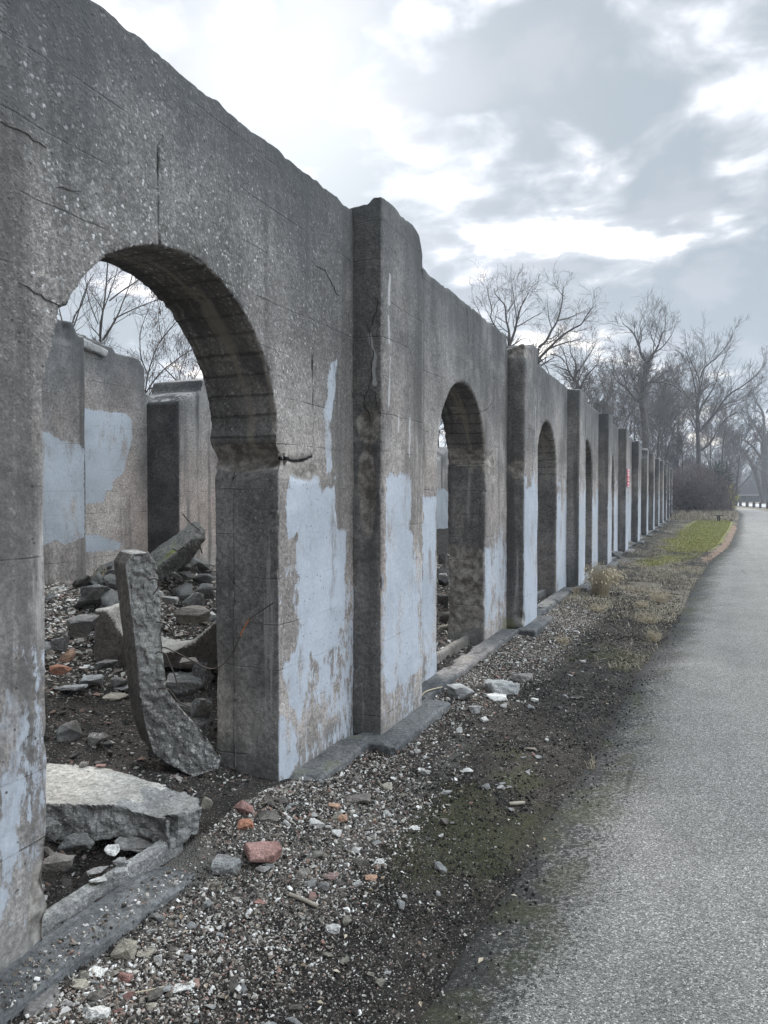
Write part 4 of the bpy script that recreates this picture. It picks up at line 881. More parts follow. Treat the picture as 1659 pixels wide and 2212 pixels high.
# ------------------------------------------------------------------ grass
def blades(P, Hh, Wd, seed, lean=.5):
    r = np.random.default_rng(seed); n = len(P); a = r.random(n)*6.283; d = np.stack([np.cos(a), np.sin(a), a*0], 1); sd = np.stack([-np.sin(a), np.cos(a), a*0], 1)
    ln = (lean*(.3+r.random(n)))[:, None]; Hh = Hh[:, None]; Wd = Wd[:, None]
    p1 = P+d*Hh*ln*.35+cz*Hh*.6; p2 = P+d*Hh*ln*1.1+cz*Hh*(1-.3*ln)
    V = np.stack([P-sd*Wd, P+sd*Wd, p1+sd*Wd*.7, p1-sd*Wd*.7, p2+sd*Wd*.12, p2-sd*Wd*.12], 1).reshape(-1, 3)
    b = np.arange(n)[:, None]*6; Fq = np.concatenate([b+np.array([[0, 1, 2, 3]]), b+np.array([[3, 2, 4, 5]])]); return V, Fq
def bladesmat(name, *st):
    s = NT(name); col = s.ramp(s.island(), *st); m_ = s.bsdf(col, .8, None, .15); return m_
M['grass'] = bladesmat('short green grass', (0, (.12, .135, .035)), (.5, (.22, .225, .06)), (.8, (.32, .30, .11)), (1, (.38, .34, .19)))
M['drygrass'] = bladesmat('dry grass', (0, (.12, .10, .072)), (.5, (.25, .215, .155)), (1, (.44, .39, .30)))
r = np.random.default_rng(9)
n = 60000; y = 17+35*r.random(n)**1.4; x = edgeX(y)-.35-1.9*r.random(n); P2 = np.stack([x, y, x*0], 1); ns = fbm(P2, .9, 4, 11)
k = (r.random(n) < sstep(18, 24, y+ns*6)*sstep(-1.5, -.8, x-(y-20)*.012+ns*.4)); x, y = x[k], y[k]
P = np.stack([x, y, hgt(x, y)-.005], 1); V, Fq = blades(P, .025+.045*r.random(len(x)), .003+.0022*r.random(len(x))*(1+y*.03), 1, .8)
tag(link('grass', npmesh('grass', V, Fq), M['grass']), kind='stuff')
n = 90000; y = 7.5+46*r.random(n)**1.7; x = -1.95+(edgeX(y)+1.95+.02)*r.random(n); P2 = np.stack([x, y, x*0], 1)
k = r.random(n) < (.12+.9*sstep(-.05, .3, fbm(P2, 1.1, 4, 71)))*sstep(7.5, 11, y+3*fbm(P2, .7, 3, 5)+1.5*sstep(.7, .1, edgeX(y)-x))*(1-.75*sstep(-.9, -.3, x-(y-20)*.012)*sstep(20, 26, y)); x, y = x[k], y[k]
P = np.stack([x, y, hgt(x, y)-.005], 1); V, Fq = blades(P, .02+.07*r.random(len(x))**2, .0025+.002*r.random(len(x))*(1+y*.03), 2, 1.4)
tag(link('dry_grass', npmesh('dry_grass', V, Fq), M['drygrass']), kind='stuff')
# tan grass round the bend and far side verge
n = 26000; y = 50+50*r.random(n); x = edgeX(y)-.2-3.0*r.random(n)**1.3*(1+.02*y); P = np.stack([x, y, hgt(x, y)], 1); V, Fq = blades(P, .15+.5*r.random(n)**2*sstep(48, 60, y), .008+.006*r.random(n), 3, .8)
tag(link('verge_grass', npmesh('verge_grass', V, Fq), M['drygrass']), kind='stuff')
def tuft(px, py, hpx, wpx, n, label, seeds=False, seed=0, up=1.0):
    p = gpt(px, py); d = dep(p); hm, wm = hpx*d/F, wpx*d/F; r = np.random.default_rng(seed); root = empty('grass_clump', p); tag(root, label, 'grass clump')
    VV, FF, o = [], [], 0; SV, SF, so = [], [], 0
    for i in range(n):
        a = r.random()*6.283; l = r.random()**.7; dr = np.array([math.cos(a), math.sin(a), 0]); b = dr*wm*.26*r.random()**.6; h_ = hm*(.45+.55*r.random())*up
        pts = [b, b+dr*wm*.14*l+cz*h_*.55+r.normal(size=3)*.02, b+dr*wm*.28*l+cz*h_*.9+r.normal(size=3)*.03, b+dr*wm*.42*l+cz*h_*(1.02-.25*l)]
        v, f_ = tube(smoothpts(pts, 3), np.linspace(.0021, .0009, 10)*(1+d*.02), 3); VV.append(v); FF.append(f_+o); o += len(v)
        if seeds and i % 4 == 0:
            e = pts[-1]; q = smoothpts([pts[2], e, e+dr*.03-cz*.03], 3)[3:]; v, f_ = tube(q, np.array([.003, .008, .010, .003])[:len(q)] if len(q) == 4 else .007, 4); SV.append(v); SF.append(f_+so); so += len(v)
    link('stems', npmesh('stems', np.concatenate(VV), np.concatenate(FF), True), M['straw'], root)
    if SV: link('seed_heads', npmesh('seed_heads', np.concatenate(SV), np.concatenate(SF), True), simple('pale seed heads', (.58, .50, .36), .9, .3, 9), root)
tuft(1298, 1287, 78, 60, 260, 'tallest tan grass clump with seed heads beside the third pilaster', True, 1)
tuft(1322, 1262, 34, 46, 150, 'lower pale grass clump right of the tallest tan clump', True, 2)
tuft(1327, 1190, 60, 26, 30, 'sparse grass stems with white plumes against the fourth pilaster', True, 3)
for i, (a, b, h_, w_, n, lb) in enumerate(((1398, 1345, 22, 60, 90, 'flattened dry grass tuft on the path edge, nearest of the edge tufts'), (1425, 1300, 24, 50, 90, 'flattened dry grass tuft at the bend of the path edge'), (1245, 1285, 20, 20, 30, 'small dry tuft at the footing of the third pilaster'), (1385, 1312, 16, 44, 60, 'low dry tuft just left of the path edge'), (1290, 1320, 16, 60, 70, 'low pale matted tuft before the tallest grass clump'), (1215, 1390, 16, 40, 40, 'thin matted dry tuft beside the second pilaster'), (1413, 1385, 22, 36, 50, 'reddish dry tuft lying against the path edge'), (215, 1262, 42, 40, 26, 'bare brown stems standing at the foot of the rear wall'), (1275, 1665, 26, 20, 9, 'few thin upright stems on the mossy path edge'))):
    tuft(a, b, h_, w_, n, lb, False, 20+i)
# fallen leaves
r = np.random.default_rng(12); n = 170; y = 1.8+14*r.random(n)**1.3; x = -1.9+1.3*r.random(n); k = x < edgeX(y)+.15; x, y = x[k], y[k]; y2 = 2.2+16*r.random(26); x = np.append(x, edgeX(y2)+.1+2.2*r.random(26)**1.6); y = np.append(y, y2); n = len(x)
a = r.random(n)*6.28; s_ = .007+.011*r.random(n); P = np.stack([x, y, np.where(x > edgeX(y), -.066, hgt(x, y)+.012)], 1); d = np.stack([np.cos(a), np.sin(a), .3*(r.random(n)-.5)], 1)*s_[:, None]; e = np.stack([-np.sin(a), np.cos(a), .5*(r.random(n)-.3)], 1)*s_[:, None]*.5
V = np.stack([P-d, P+e+cz*.004, P+d, P-e+cz*.004], 1).reshape(-1, 3); b = np.arange(n)[:, None]*4; Fq = np.concatenate([b+[[0, 1, 2]], b+[[0, 2, 3]]])
tag(link('fallen_leaves', npmesh('fallen_leaves', V, Fq), bladesmat('dry leaves', (0, (.14, .10, .065)), (.6, (.30, .24, .17)), (1, (.48, .42, .33)))), kind='stuff')

# ------------------------------------------------------------------ bare trees
def grow(seed, H, r0, lean=(0, 0), fork=.3, spread=.75, nl=7, levels=4, kids=(7, 6, 6, 5), stems=1, gnarl=.18, up=.35, lr=.56):
    """returns chains [(points, radii, level)] of a bare tree"""
    R_ = random.Random(seed); out = []
    def branch(p, d, ln, r, lv):
        n = max(3, int(5-lv*.5)+ (3 if lv == 0 else 1)); pts = [np.array(p)]; rad = [r]; dd = np.array(d)
        for i in range(n):
            j = np.array([R_.gauss(0, 1), R_.gauss(0, 1), R_.gauss(0, 1)])*gnarl*(.8+.12*lv)*(.22 if lv == 0 else 1)
            dd = dd+j+np.array([0, 0, up*.22 if lv else .05]); dd /= np.linalg.norm(dd)
            pts.append(pts[-1]+dd*ln/n); t = (i+1)/n; rad.append(max(r*(1-t*(.93 if lv == 0 else .8)), .0025))
        out.append((np.array(pts), np.array(rad), lv))
        if lv >= levels: return
        m = kids[min(lv, len(kids)-1)]; m = max(2, int(m*(.8+.5*R_.random())))
        for c in range(m):
            t = fork+(1-fork)*(c+R_.random()*.8)/m if lv == 0 else .25+.75*(c+R_.random())/m
            t = min(t, .999); f = t*n; i = min(int(f), n-1); q = pts[i]+(pts[i+1]-pts[i])*(f-i); rr_ = rad[i]+(rad[i+1]-rad[i])*(f-i)
            ax = pts[i+1]-pts[i]; ax = ax/np.linalg.norm(ax); a = R_.random()*6.283
            pr = np.cross(ax, [.3, .2, 1] if abs(ax[2]) < .9 else [1, 0, .1]); pr /= np.linalg.norm(pr); pr2 = np.cross(ax, pr)
            an = spread*(.65+.7*R_.random()); nd = ax*math.cos(an)+(pr*math.cos(a)+pr2*math.sin(a))*math.sin(an)
            if lv == 0: L_ = ln*(1-t*.6)*lr*(.75+.5*R_.random()); cr_ = max(rr_, r*.3)*(.36+.26*R_.random())
            else: L_ = ln*lr*(.55+.6*R_.random())*(1.15-.45*t); cr_ = rr_*(.42+.22*R_.random())
            branch(q, nd, L_, max(cr_, .003), lv+1)
    for s_ in range(stems):
        a = R_.random()*6.283; o = .35 if stems > 1 else 0
        branch([math.cos(a)*.15*(stems > 1), math.sin(a)*.15*(stems > 1), -.2], np.array([lean[0]+o*math.cos(a), lean[1]+o*math.sin(a), 1.0]), H*(.72 if stems == 1 else .8)*(1 if s_ == 0 else .75+.25*R_.random()), r0, 0)
    return out
def limbtree(name, limbs, dist, seed, label, group, minr, tw, gl=.16, sp=.7, kids=(5, 5, 5), basez=-.12, spacing=.5, pods=False, wob=.03):
    """limbs: [(pixel points, start radius, end radius)], the first one the trunk from the ground up; twigs grow along every limb"""
    R_ = random.Random(seed); p0 = atD(limbs[0][0][0][0], 1066, dist); p0 = np.array([p0[0], p0[1], basez]); root = empty(name, p0); tag(root, label, 'tree', group)
    fwd = np.array([ch[0], ch[1], 0]); tr, cw = [], []
    def br(p, d, ln, r, lv):
        n = 4; pts = [np.array(p)]; rad = [r]; dd = np.array(d)
        for i in range(n):
            dd = dd+np.array([R_.gauss(0, 1), R_.gauss(0, 1), R_.gauss(0, 1)])*gl*(.8+.25*lv)+np.array([0, 0, .07]); dd /= np.linalg.norm(dd); pts.append(pts[-1]+dd*ln/n); rad.append(r*(1-.75*(i+1)/n))
        cw.append((np.array(pts), np.array(rad), lv+1))
        if lv >= len(kids): return
        for c in range(max(2, int(kids[lv]*(.7+.6*R_.random())))):
            f = (.2+.8*R_.random())*n*.999; i = int(f); q = pts[i]+(pts[i+1]-pts[i])*(f-i); ax = pts[i+1]-pts[i]; ax /= np.linalg.norm(ax); v = np.array([R_.gauss(0, 1), R_.gauss(0, 1), R_.gauss(0, 1)]); v -= ax*(v@ax); v /= np.linalg.norm(v); an = sp*(.6+.7*R_.random())
            br(q, ax*math.cos(an)+v*math.sin(an), ln*(.40+.35*R_.random()), max(rad[i]*.6, .002), lv+1)
    for k, (px_, ra, rb) in enumerate(limbs):
        off = 0 if k == 0 else R_.uniform(-1, 1)*tw*.9; n = len(px_); P = [atD(a, b, dist)+fwd*off*(i/(n-1)) for i, (a, b) in enumerate(px_)]
        if k == 0: P = [p0-cz*.3]+P
        P = smoothpts(np.array(P)-p0, 5); t_ = np.linspace(0, 1, len(P)); P += np.stack([fbm(np.stack([t_*9, t_*0+k, t_*0+seed], 1), 1, 3, 5+j)*wob*tw for j in range(3)], 1)*t_[:, None]
        rad = (ra+(rb-ra)*t_)*(.78 if dist < 100 else .9); (tr if ra > limbs[0][2]*.45 else cw).append((P, rad, 0 if ra > limbs[0][2]*.45 else 1))
        L_ = np.linalg.norm(np.diff(P, axis=0), axis=1).sum(); m = int(L_/(spacing*.72*tw))+2; lo = .55 if k == 0 else .12
        for c in range(m):
            f = min((lo+(1-lo)*(c+R_.random())/m), .999)*(len(P)-1); i = int(f); q = P[i]+(P[i+1]-P[i])*(f-i); ax = P[i+1]-P[i]; ax /= np.linalg.norm(ax)+1e-9; v = np.array([R_.gauss(0, 1), R_.gauss(0, 1), R_.gauss(0, 1)]); v -= ax*(v@ax); v /= np.linalg.norm(v); an = sp*(.7+.6*R_.random()); u_ = f/(len(P)-1)
            br(q, ax*math.cos(an)+v*math.sin(an), tw*(.55+.7*R_.random())*(1.15-.5*u_), max(rad[i]*.45, .004), 0)
    V, Fq = chains(tr); link('trunk', npmesh('trunk', V, Fq, True), M['bark'], root)
    V, Fq = chains(cw, 1, minr); link('crown', npmesh('crown', V, Fq, True), M['twig'], root)
    if pods:
        rg = np.random.default_rng(seed); E = np.array([c[0][-1] for c in cw if c[2] >= 2]); E = E[rg.random(len(E)) < .22]; E = np.repeat(E, 3, 0)+rg.normal(size=(len(E)*3, 3))*.04
        n = len(E); a_ = rg.random(n)*6.28; w_ = np.stack([np.cos(a_), np.sin(a_), a_*0], 1)*.007; h_ = np.stack([.02*rg.normal(size=n), .02*rg.normal(size=n), -.05-.05*rg.random(n)], 1)
        V = np.stack([E-w_*.3, E+w_*.3, E+h_*.5+w_, E+h_, E+h_*.5-w_], 1).reshape(-1, 3); V = np.concatenate([V, V+np.array([[.0015, .0015, 0]])]); k = np.arange(2*n)[:, None]*5
        Fq = np.concatenate([k+[[0, 1, 2]], k+[[0, 2, 4]], k+[[4, 2, 3]]]); link('seed_pods', npmesh('seed_pods', V, Fq), M['pod'], root)
    return root
def chains(cs, thick=1.0, minr=0.0):
    VV, FF, o = [], [], 0
    for p, r_, lv in cs:
        rm = r_[0]; k = 9 if rm > .12 else 6 if rm > .04 else 4 if rm > .015 else 3
        v, f_ = tube(p, np.maximum(r_*thick, minr), k); VV.append(v); FF.append(f_+o); o += len(v)
    return np.concatenate(VV), np.concatenate(FF)
def fitz(cs, H):
    mx = max(c[0][:, 2].max() for c in cs); k = H/mx
    return [(p*k, r_, lv) for p, r_, lv in cs]
NSEG = [0]
def tree(name, px, dist, topy, seed, label, r0=.2, minr=.008, group=None, pods=False, basez=-.12, base=None, twigmat='twig', crownlv=2, **kw):
    p = atD(px, 1066, dist); p = np.array([p[0], p[1], basez]) if base is None else np.array(base); d = dep(p); H = 1.6-basez+(1066-topy)/F*d
    cs = fitz(grow(seed, H, r0, **kw), H); root = empty(name, p); tag(root, label, 'tree', group)
    a = [c for c in cs if c[2] < crownlv]; b = [c for c in cs if c[2] >= crownlv]; NSEG[0] += len(cs)
    V, Fq = chains(a); link('trunk', npmesh('trunk', V, Fq, True), M['bark'], root)
    V, Fq = chains(b, 1, minr); link('crown', npmesh('crown', V, Fq, True), M[twigmat], root)
    if pods:
        rg = np.random.default_rng(seed); E = np.array([c[0][-1] for c in b if c[2] >= 3]); E = E[rg.random(len(E)) < .30]; E = np.repeat(E, 3, 0)+rg.normal(size=(len(E)*3, 3))*.05
        n = len(E); a_ = rg.random(n)*6.28; w_ = np.stack([np.cos(a_), np.sin(a_), a_*0], 1)*.008; h_ = np.stack([.02*rg.normal(size=n), .02*rg.normal(size=n), -.05-.05*rg.random(n)], 1)
        V = np.stack([E-w_*.3, E+w_*.3, E+h_*.5+w_, E+h_, E+h_*.5-w_], 1).reshape(-1, 3); V = np.concatenate([V, V+np.array([[.0015, .0015, 0]])]); k = np.arange(2*n)[:, None]*5
        Fq = np.concatenate([k+[[0, 1, 2]], k+[[0, 2, 4]], k+[[4, 2, 3]]]); link('seed_pods', npmesh('seed_pods', V, Fq), M['pod'], root)
    return root
T1 = 'bare trees behind the ruin'
LT = limbtree
LT('bare_tree', [([(1100, 1000), (1100, 745)], .15, .10), ([(1099, 745), (1101, 715), (1096, 687), (1094, 652), (1080, 634), (1073, 613)], .07, .012), ([(1101, 745), (1112, 715), (1117, 692), (1126, 662), (1140, 636), (1150, 618)], .07, .012), ([(1112, 708), (1131, 696), (1159, 678), (1182, 664)], .035, .01),
    ([(1099, 731), (1080, 719), (1066, 701), (1059, 687), (1061, 668), (1054, 643), (1050, 618)], .05, .01), ([(1095, 673), (1108, 652), (1110, 608)], .03, .008), ([(1066, 701), (1045, 690), (1034, 665), (1026, 648)], .03, .008), ([(1117, 692), (1108, 660), (1100, 625)], .03, .008)], 28, 3, 'bare tree with several upright stems rising behind the second pilaster', T1, .0034, .95, sp=.75, kids=(5, 4))
LT('bare_tree', [([(1140, 1000), (1145, 830), (1162, 777)], .17, .13), ([(1160, 770), (1165, 750), (1180, 736), (1193, 713), (1205, 692), (1214, 664), (1219, 634), (1222, 611)], .09, .012), ([(1162, 777), (1184, 754), (1210, 729), (1235, 713), (1249, 706), (1263, 683), (1275, 668)], .08, .012), ([(1205, 692), (1231, 685), (1249, 675), (1266, 667)], .04, .01),
    ([(1184, 754), (1203, 747), (1231, 740), (1252, 735)], .05, .012), ([(1190, 765), (1214, 770), (1233, 791), (1249, 826)], .04, .012), ([(1193, 713), (1180, 690), (1172, 660)], .03, .008), ([(1219, 640), (1205, 632), (1193, 622)], .025, .007), ([(1165, 770), (1190, 800), (1200, 830)], .04, .012)], 30, 4, 'bare tree with long limbs leaning right behind the third arch', T1, .0034, 1.05, sp=.75, kids=(5, 4))
LT('bare_tree', [([(1397, 1080), (1395, 960), (1391, 902), (1386, 872), (1388, 842), (1393, 810), (1397, 785)], .42, .26), ([(1397, 785), (1385, 764), (1381, 744), (1372, 723), (1358, 706), (1346, 696)], .16, .02), ([(1381, 744), (1385, 727), (1381, 702), (1387, 682)], .09, .015), ([(1397, 785), (1407, 768), (1416, 748), (1418, 731), (1424, 717), (1420, 690)], .15, .02), ([(1409, 766), (1432, 748), (1449, 727), (1458, 706)], .10, .015),
    ([(1385, 871), (1372, 861), (1354, 838), (1333, 820), (1320, 800)], .16, .02), ([(1393, 834), (1409, 826), (1432, 826), (1457, 834), (1478, 851), (1498, 867)], .12, .02), ([(1354, 838), (1345, 810), (1335, 785)], .07, .015), ([(1416, 748), (1402, 722), (1404, 694)], .07, .015), ([(1388, 842), (1370, 810), (1355, 775), (1348, 745)], .08, .015), ([(1390, 900), (1420, 885), (1445, 865)], .09, .02)], 60, 5, 'tallest bare tree with thick dark forked trunk behind the far pilasters', T1, .0068, 2.0, kids=(6, 5))
LT('bare_tree', [([(1509, 1080), (1509, 985), (1507, 933), (1507, 872), (1511, 847)], .36, .2), ([(1511, 847), (1513, 818), (1502, 785), (1492, 754), (1496, 731)], .15, .02), ([(1513, 818), (1517, 797), (1540, 774), (1558, 748), (1562, 729)], .12, .02), ([(1507, 892), (1523, 867), (1546, 830), (1554, 801), (1575, 752)], .16, .02), ([(1511, 933), (1540, 894), (1564, 857), (1593, 836), (1618, 812), (1633, 785)], .18, .02),
    ([(1509, 913), (1498, 872), (1478, 847), (1457, 820), (1440, 803)], .15, .02), ([(1510, 975), (1528, 960), (1544, 929), (1560, 904), (1592, 882)], .16, .02), ([(1504, 851), (1488, 810), (1468, 775)], .11, .02), ([(1540, 894), (1566, 880), (1600, 868)], .09, .02), ([(1511, 847), (1524, 800), (1530, 760), (1528, 735)], .10, .02), ([(1507, 940), (1490, 910), (1462, 890)], .1, .02)], 78, 6, 'broad crowned bare tree above the brown thicket', T1, .0085, 2.5, kids=(6, 5), sp=.55)
LT('bare_tree', [([(1654, 1082), (1652, 995), (1651, 954)], 1.0, .7), ([(1651, 954), (1632, 913), (1622, 888), (1630, 870)], .35, .04), ([(1652, 950), (1639, 933), (1610, 929), (1584, 934)], .3, .03), ([(1651, 944), (1655, 892), (1645, 861), (1647, 838)], .35, .04), ([(1649, 995), (1626, 964), (1606, 950), (1575, 948), (1558, 955)], .3, .03), ([(1657, 944), (1672, 902), (1682, 871)], .35, .04), ([(1640, 930), (1618, 905), (1600, 880)], .2, .03), ([(1655, 960), (1690, 930), (1720, 915)], .35, .04), ([(1655, 892), (1668, 860), (1662, 842)], .2, .03)], 138, 7, 'large bare tree with a massive trunk at the right edge', T1, .017, 4.0, kids=(6, 5), basez=-.2)
LT('bare_tree', [([(1647, 1083), (1636, 1036), (1622, 1001), (1612, 981)], .42, .26), ([(1612, 981), (1595, 968), (1564, 966), (1538, 973)], .2, .03), ([(1612, 981), (1601, 964), (1585, 948), (1564, 944)], .18, .03), ([(1626, 1008), (1643, 1014), (1656, 1026)], .15, .03), ([(1564, 966), (1545, 978), (1530, 990)], .08, .02), ([(1622, 1001), (1600, 1003), (1585, 1015)], .1, .02)], 128, 8, 'dark leaning bare tree arching left over the far road', T1, .014, 2.6, kids=(5, 5), basez=-.2)
LT('bare_tree', [([(1262, 1000), (1250, 850), (1240, 815)], .16, .11), ([(1240, 815), (1247, 785), (1238, 752), (1243, 722)], .07, .015), ([(1245, 830), (1228, 800), (1222, 770), (1208, 745)], .07, .015), ([(1248, 845), (1268, 810), (1285, 790), (1296, 762)], .07, .015), ([(1240, 815), (1262, 780), (1280, 745)], .06, .015), ([(1228, 800), (1205, 795), (1188, 790)], .05, .015)], 42, 9, 'slim bare tree behind the third pilaster', T1, .0048, 1.5, kids=(5, 5))
for i, (px, d, ty, lb) in enumerate(((1215, 52, 790, 'thin grey bare tree just right of the third arch top'), (1285, 50, 800, 'thin bare tree behind the fourth pilaster top'), (1318, 62, 760, 'bushy bare tree left of the tallest forked tree'), (1345, 55, 850, 'low bare tree at the foot of the tallest forked tree'),
      (1420, 66, 770, 'pale bare tree just right of the tallest forked tree'), (1440, 72, 850, 'small dense bare tree behind the farthest pilasters'), (1465, 84, 760, 'slender bare tree left of the broad crowned one'), (1555, 92, 800, 'thin upright bare tree right of the broad crowned one'), (1590, 100, 900, 'short bare tree above the far road posts'), (1475, 70, 930, 'lowest scrubby bare tree above the thicket'), (1365, 74, 740, 'hazy bare tree behind the tallest forked trunk'), (1300, 70, 790, 'hazy bare tree between the slim tree and the tallest one'), (1435, 90, 800, 'hazy bare tree between the two tallest crowns'), (1535, 104, 850, 'hazy bare tree low behind the broad crowned one'), (1575, 118, 905, 'hazy bare tree left of the leaning dark tree'), (1335, 58, 880, 'scrubby bare tree just above the fifth pilaster'))):
    tree('bare_tree', px, d, ty, 60+i, lb, (.10+.0012*d)*.9, .0035+.00011*d, T1, fork=.22, spread=.6, kids=(11, 8, 7, 5), gnarl=.15, lr=.58)
LT('bare_tree', [([(222, 900), (214, 760)], .06, .05), ([(214, 760), (225, 700), (238, 640), (250, 570), (252, 520)], .038, .012), ([(216, 750), (212, 690), (228, 620), (240, 560)], .028, .010), ([(222, 735), (245, 690), (262, 640), (275, 590), (280, 540)], .03, .008), ([(236, 650), (265, 620), (310, 585), (330, 560)], .02, .006), ([(212, 700), (195, 650), (190, 600), (200, 560)], .02, .006), ([(245, 690), (280, 665), (330, 640), (370, 620)], .02, .006)], 14.5, 11, 'bare tree with three slender stems seen through the nearest arch', T1, .0022, .75, kids=(5, 4), basez=.4, spacing=.6)
LT('bare_tree', [([(300, 950), (312, 860)], .05, .04), ([(312, 860), (322, 800), (345, 740), (385, 690), (410, 640)], .026, .007), ([(314, 850), (350, 810), (395, 780), (440, 760)], .024, .006), ([(320, 810), (310, 770), (318, 720), (345, 670)], .022, .006), ([(350, 735), (352, 690), (372, 640)], .016, .005), ([(320, 840), (360, 835), (410, 825)], .018, .006)], 15, 12, 'bare tree hung with seed pods seen through the right side of the nearest arch', T1, .0022, .7, kids=(5, 4), basez=.4, spacing=.5, pods=True)
LT('bare_tree', [([(400, 950), (395, 870)], .05, .04), ([(395, 870), (385, 820), (395, 770), (420, 700)], .024, .006), ([(395, 860), (425, 815), (450, 780)], .02, .006), ([(390, 830), (360, 800), (340, 780)], .02, .006)], 16, 13, 'low bare tree hung with seed pods beside the arch jamb', T1, .0022, .7, kids=(5, 4), basez=.4, spacing=.5, pods=True)
LT('bare_tree', [([(140, 900), (145, 760)], .07, .05), ([(145, 760), (150, 690), (165, 640), (168, 590)], .035, .01), ([(146, 740), (170, 690), (190, 640), (215, 600)], .03, .008), ([(145, 730), (120, 660), (110, 600)], .03, .01)], 15.5, 14, 'bare tree behind the left rear pier', T1, .0022, .75, kids=(4, 3), basez=.4, spacing=.8)
tree('bare_tree', 955, 25, 800, 85, 'bare tree glimpsed through the top of the second arch', .08, .008, T1, fork=.2, spread=.65, kids=(7, 6, 5, 4))

def bush(px, d, topy, wpx, seed, mat, label, dens=1.0, name='shrub', cat='shrub', minr=.012, sp=.55):
    p = atD(px, 1066, d); p[2] = -.12; dd = dep(p); H = 1.72+(1066-topy)/F*dd; wm = wpx*dd/F; R_ = np.random.default_rng(seed); cs = []
    n = int(70*dens)
    for i in range(n):
        a = R_.random()*6.283; rr_ = wm*.5*math.sqrt(R_.random()); b = np.array([math.cos(a)*rr_, math.sin(a)*rr_*.8, 0]); h_ = H*(.5+.5*R_.random())*(1-.35*(rr_/(wm*.5))**2)
        dr = np.array([math.cos(a), math.sin(a), 0])*sp*(rr_/(wm*.5))*h_*.5
        pts = [b]; 
        for j in range(5): pts.append(b+dr*((j+1)/5)**1.4+cz*h_*(j+1)/5+R_.normal(size=3)*h_*.03)
        cs.append((np.array(pts), np.linspace(.022, .010, 6), 0))
        for c in range(9):
            t = .1+.88*R_.random(); k = min(int(t*5), 4); q = pts[k]+(pts[k+1]-pts[k])*(t*5-k); l = h_*.30*(.4+R_.random()); v = R_.normal(size=3)+np.array([0, 0, .5]); v /= np.linalg.norm(v)
            e = [q, q+v*l*.5+R_.normal(size=3)*l*.08, q+v*l+R_.normal(size=3)*l*.15]; cs.append((np.array(e), np.array([.012, .009, .006]), 1))
            for g in range(4):
                v2 = v+R_.normal(size=3)*.8; v2 /= np.linalg.norm(v2); o_ = e[1]+(e[2]-e[1])*R_.random(); cs.append((np.array([o_, o_+v2*l*.25, o_+v2*l*.45+R_.normal(size=3)*l*.06]), np.array([.008, .006, .005]), 2))
    root = empty(name, p); tag(root, label, cat, 'brush beyond the ruin')
    V, Fq = chains([c for c in cs if c[2] == 0], 1, minr); link('stems', npmesh('stems', V, Fq, True), M[mat], root)
    V, Fq = chains([c for c in cs if c[2]], 1, minr*.8); link('branches', npmesh('branches', V, Fq, True), M[mat], root)
    return root
bush(1470, 62, 1000, 95, 1, 'thicket', 'dense brown bare shrub right behind the last pilaster', 1.5, minr=.015)
bush(1500, 60, 1008, 110, 2, 'thicket', 'largest purple brown bare shrub in the thicket', 1.8, minr=.015)
bush(1527, 64, 1015, 90, 3, 'thicket', 'purple brown bare shrub at the right end of the thicket', 1.5, minr=.015)
bush(1550, 58, 1072, 60, 4, 'thicket', 'low brown shrub spilling toward the path bend', 1.0, minr=.012)
bush(1450, 70, 985, 100, 5, 'thicket', 'tall grey brown shrub rising behind the last pilasters', 1.4, minr=.016)
bush(1545, 72, 1004, 40, 6, 'evergreen', 'narrow dark evergreen shrub in the thicket', 2.2, 'evergreen_shrub', 'evergreen', .03, .2)
bush(1570, 66, 1045, 16, 7, 'yellowleaf', 'small yellow green leafy sprig at the edge of the thicket', .5, 'leafy_sprig', 'shrub', .02, .4)
for i in range(5): bush(1400-i*38, 48-i*4, 1010-i*6, 120, 20+i, 'twig', ('bare grey shrub behind the seventh pilaster', 'bare grey shrub behind the sixth pilaster', 'bare grey shrub behind the fifth pilaster', 'bare grey shrub behind the fourth pilaster', 'bare grey shrub behind the third pilaster')[i], .5, minr=.010)

# far woods: one mass that no one could count
base = [chains(fitz(grow(200+i, 14, .14, fork=.2, spread=.5, kids=(10, 6, 4), levels=3, gnarl=.13), 14), 1.0, .035) for i in range(4)]
r = np.random.default_rng(17); VV, FF, o = [], [], 0
for i in range(150):
    d = 172+90*r.random(); px = 1330+430*r.random(); p = atD(px, 1066, d); v, f_ = base[i % 4]; a = r.random()*6.28; k = (.55+.5*r.random()); c, s_ = math.cos(a), math.sin(a)
    q = np.stack([v[:, 0]*c-v[:, 1]*s_, v[:, 0]*s_+v[:, 1]*c, v[:, 2]], 1)*k+np.array([p[0], p[1], -.2]); VV.append(q); FF.append(f_+o); o += len(q)
for i in range(9000):
    d = 168+60*r.random(); px = 1400+340*r.random(); p = atD(px, 1066, d); p[2] = -.2; h_ = 1.2+4.2*r.random()**1.5; e = p+np.array([r.normal()*.8, r.normal()*.8, h_]); m_ = (p+e)/2+r.normal(size=3)*.3
    v, f_ = tube([p, m_, e], [.06, .045, .03], 3); VV.append(v); FF.append(f_+o); o += len(v)
tag(link('far_woods', npmesh('far_woods', np.concatenate(VV), np.concatenate(FF), True), simple('far bare woods', (.12, .105, .098), .95, .35, .15)), kind='stuff')

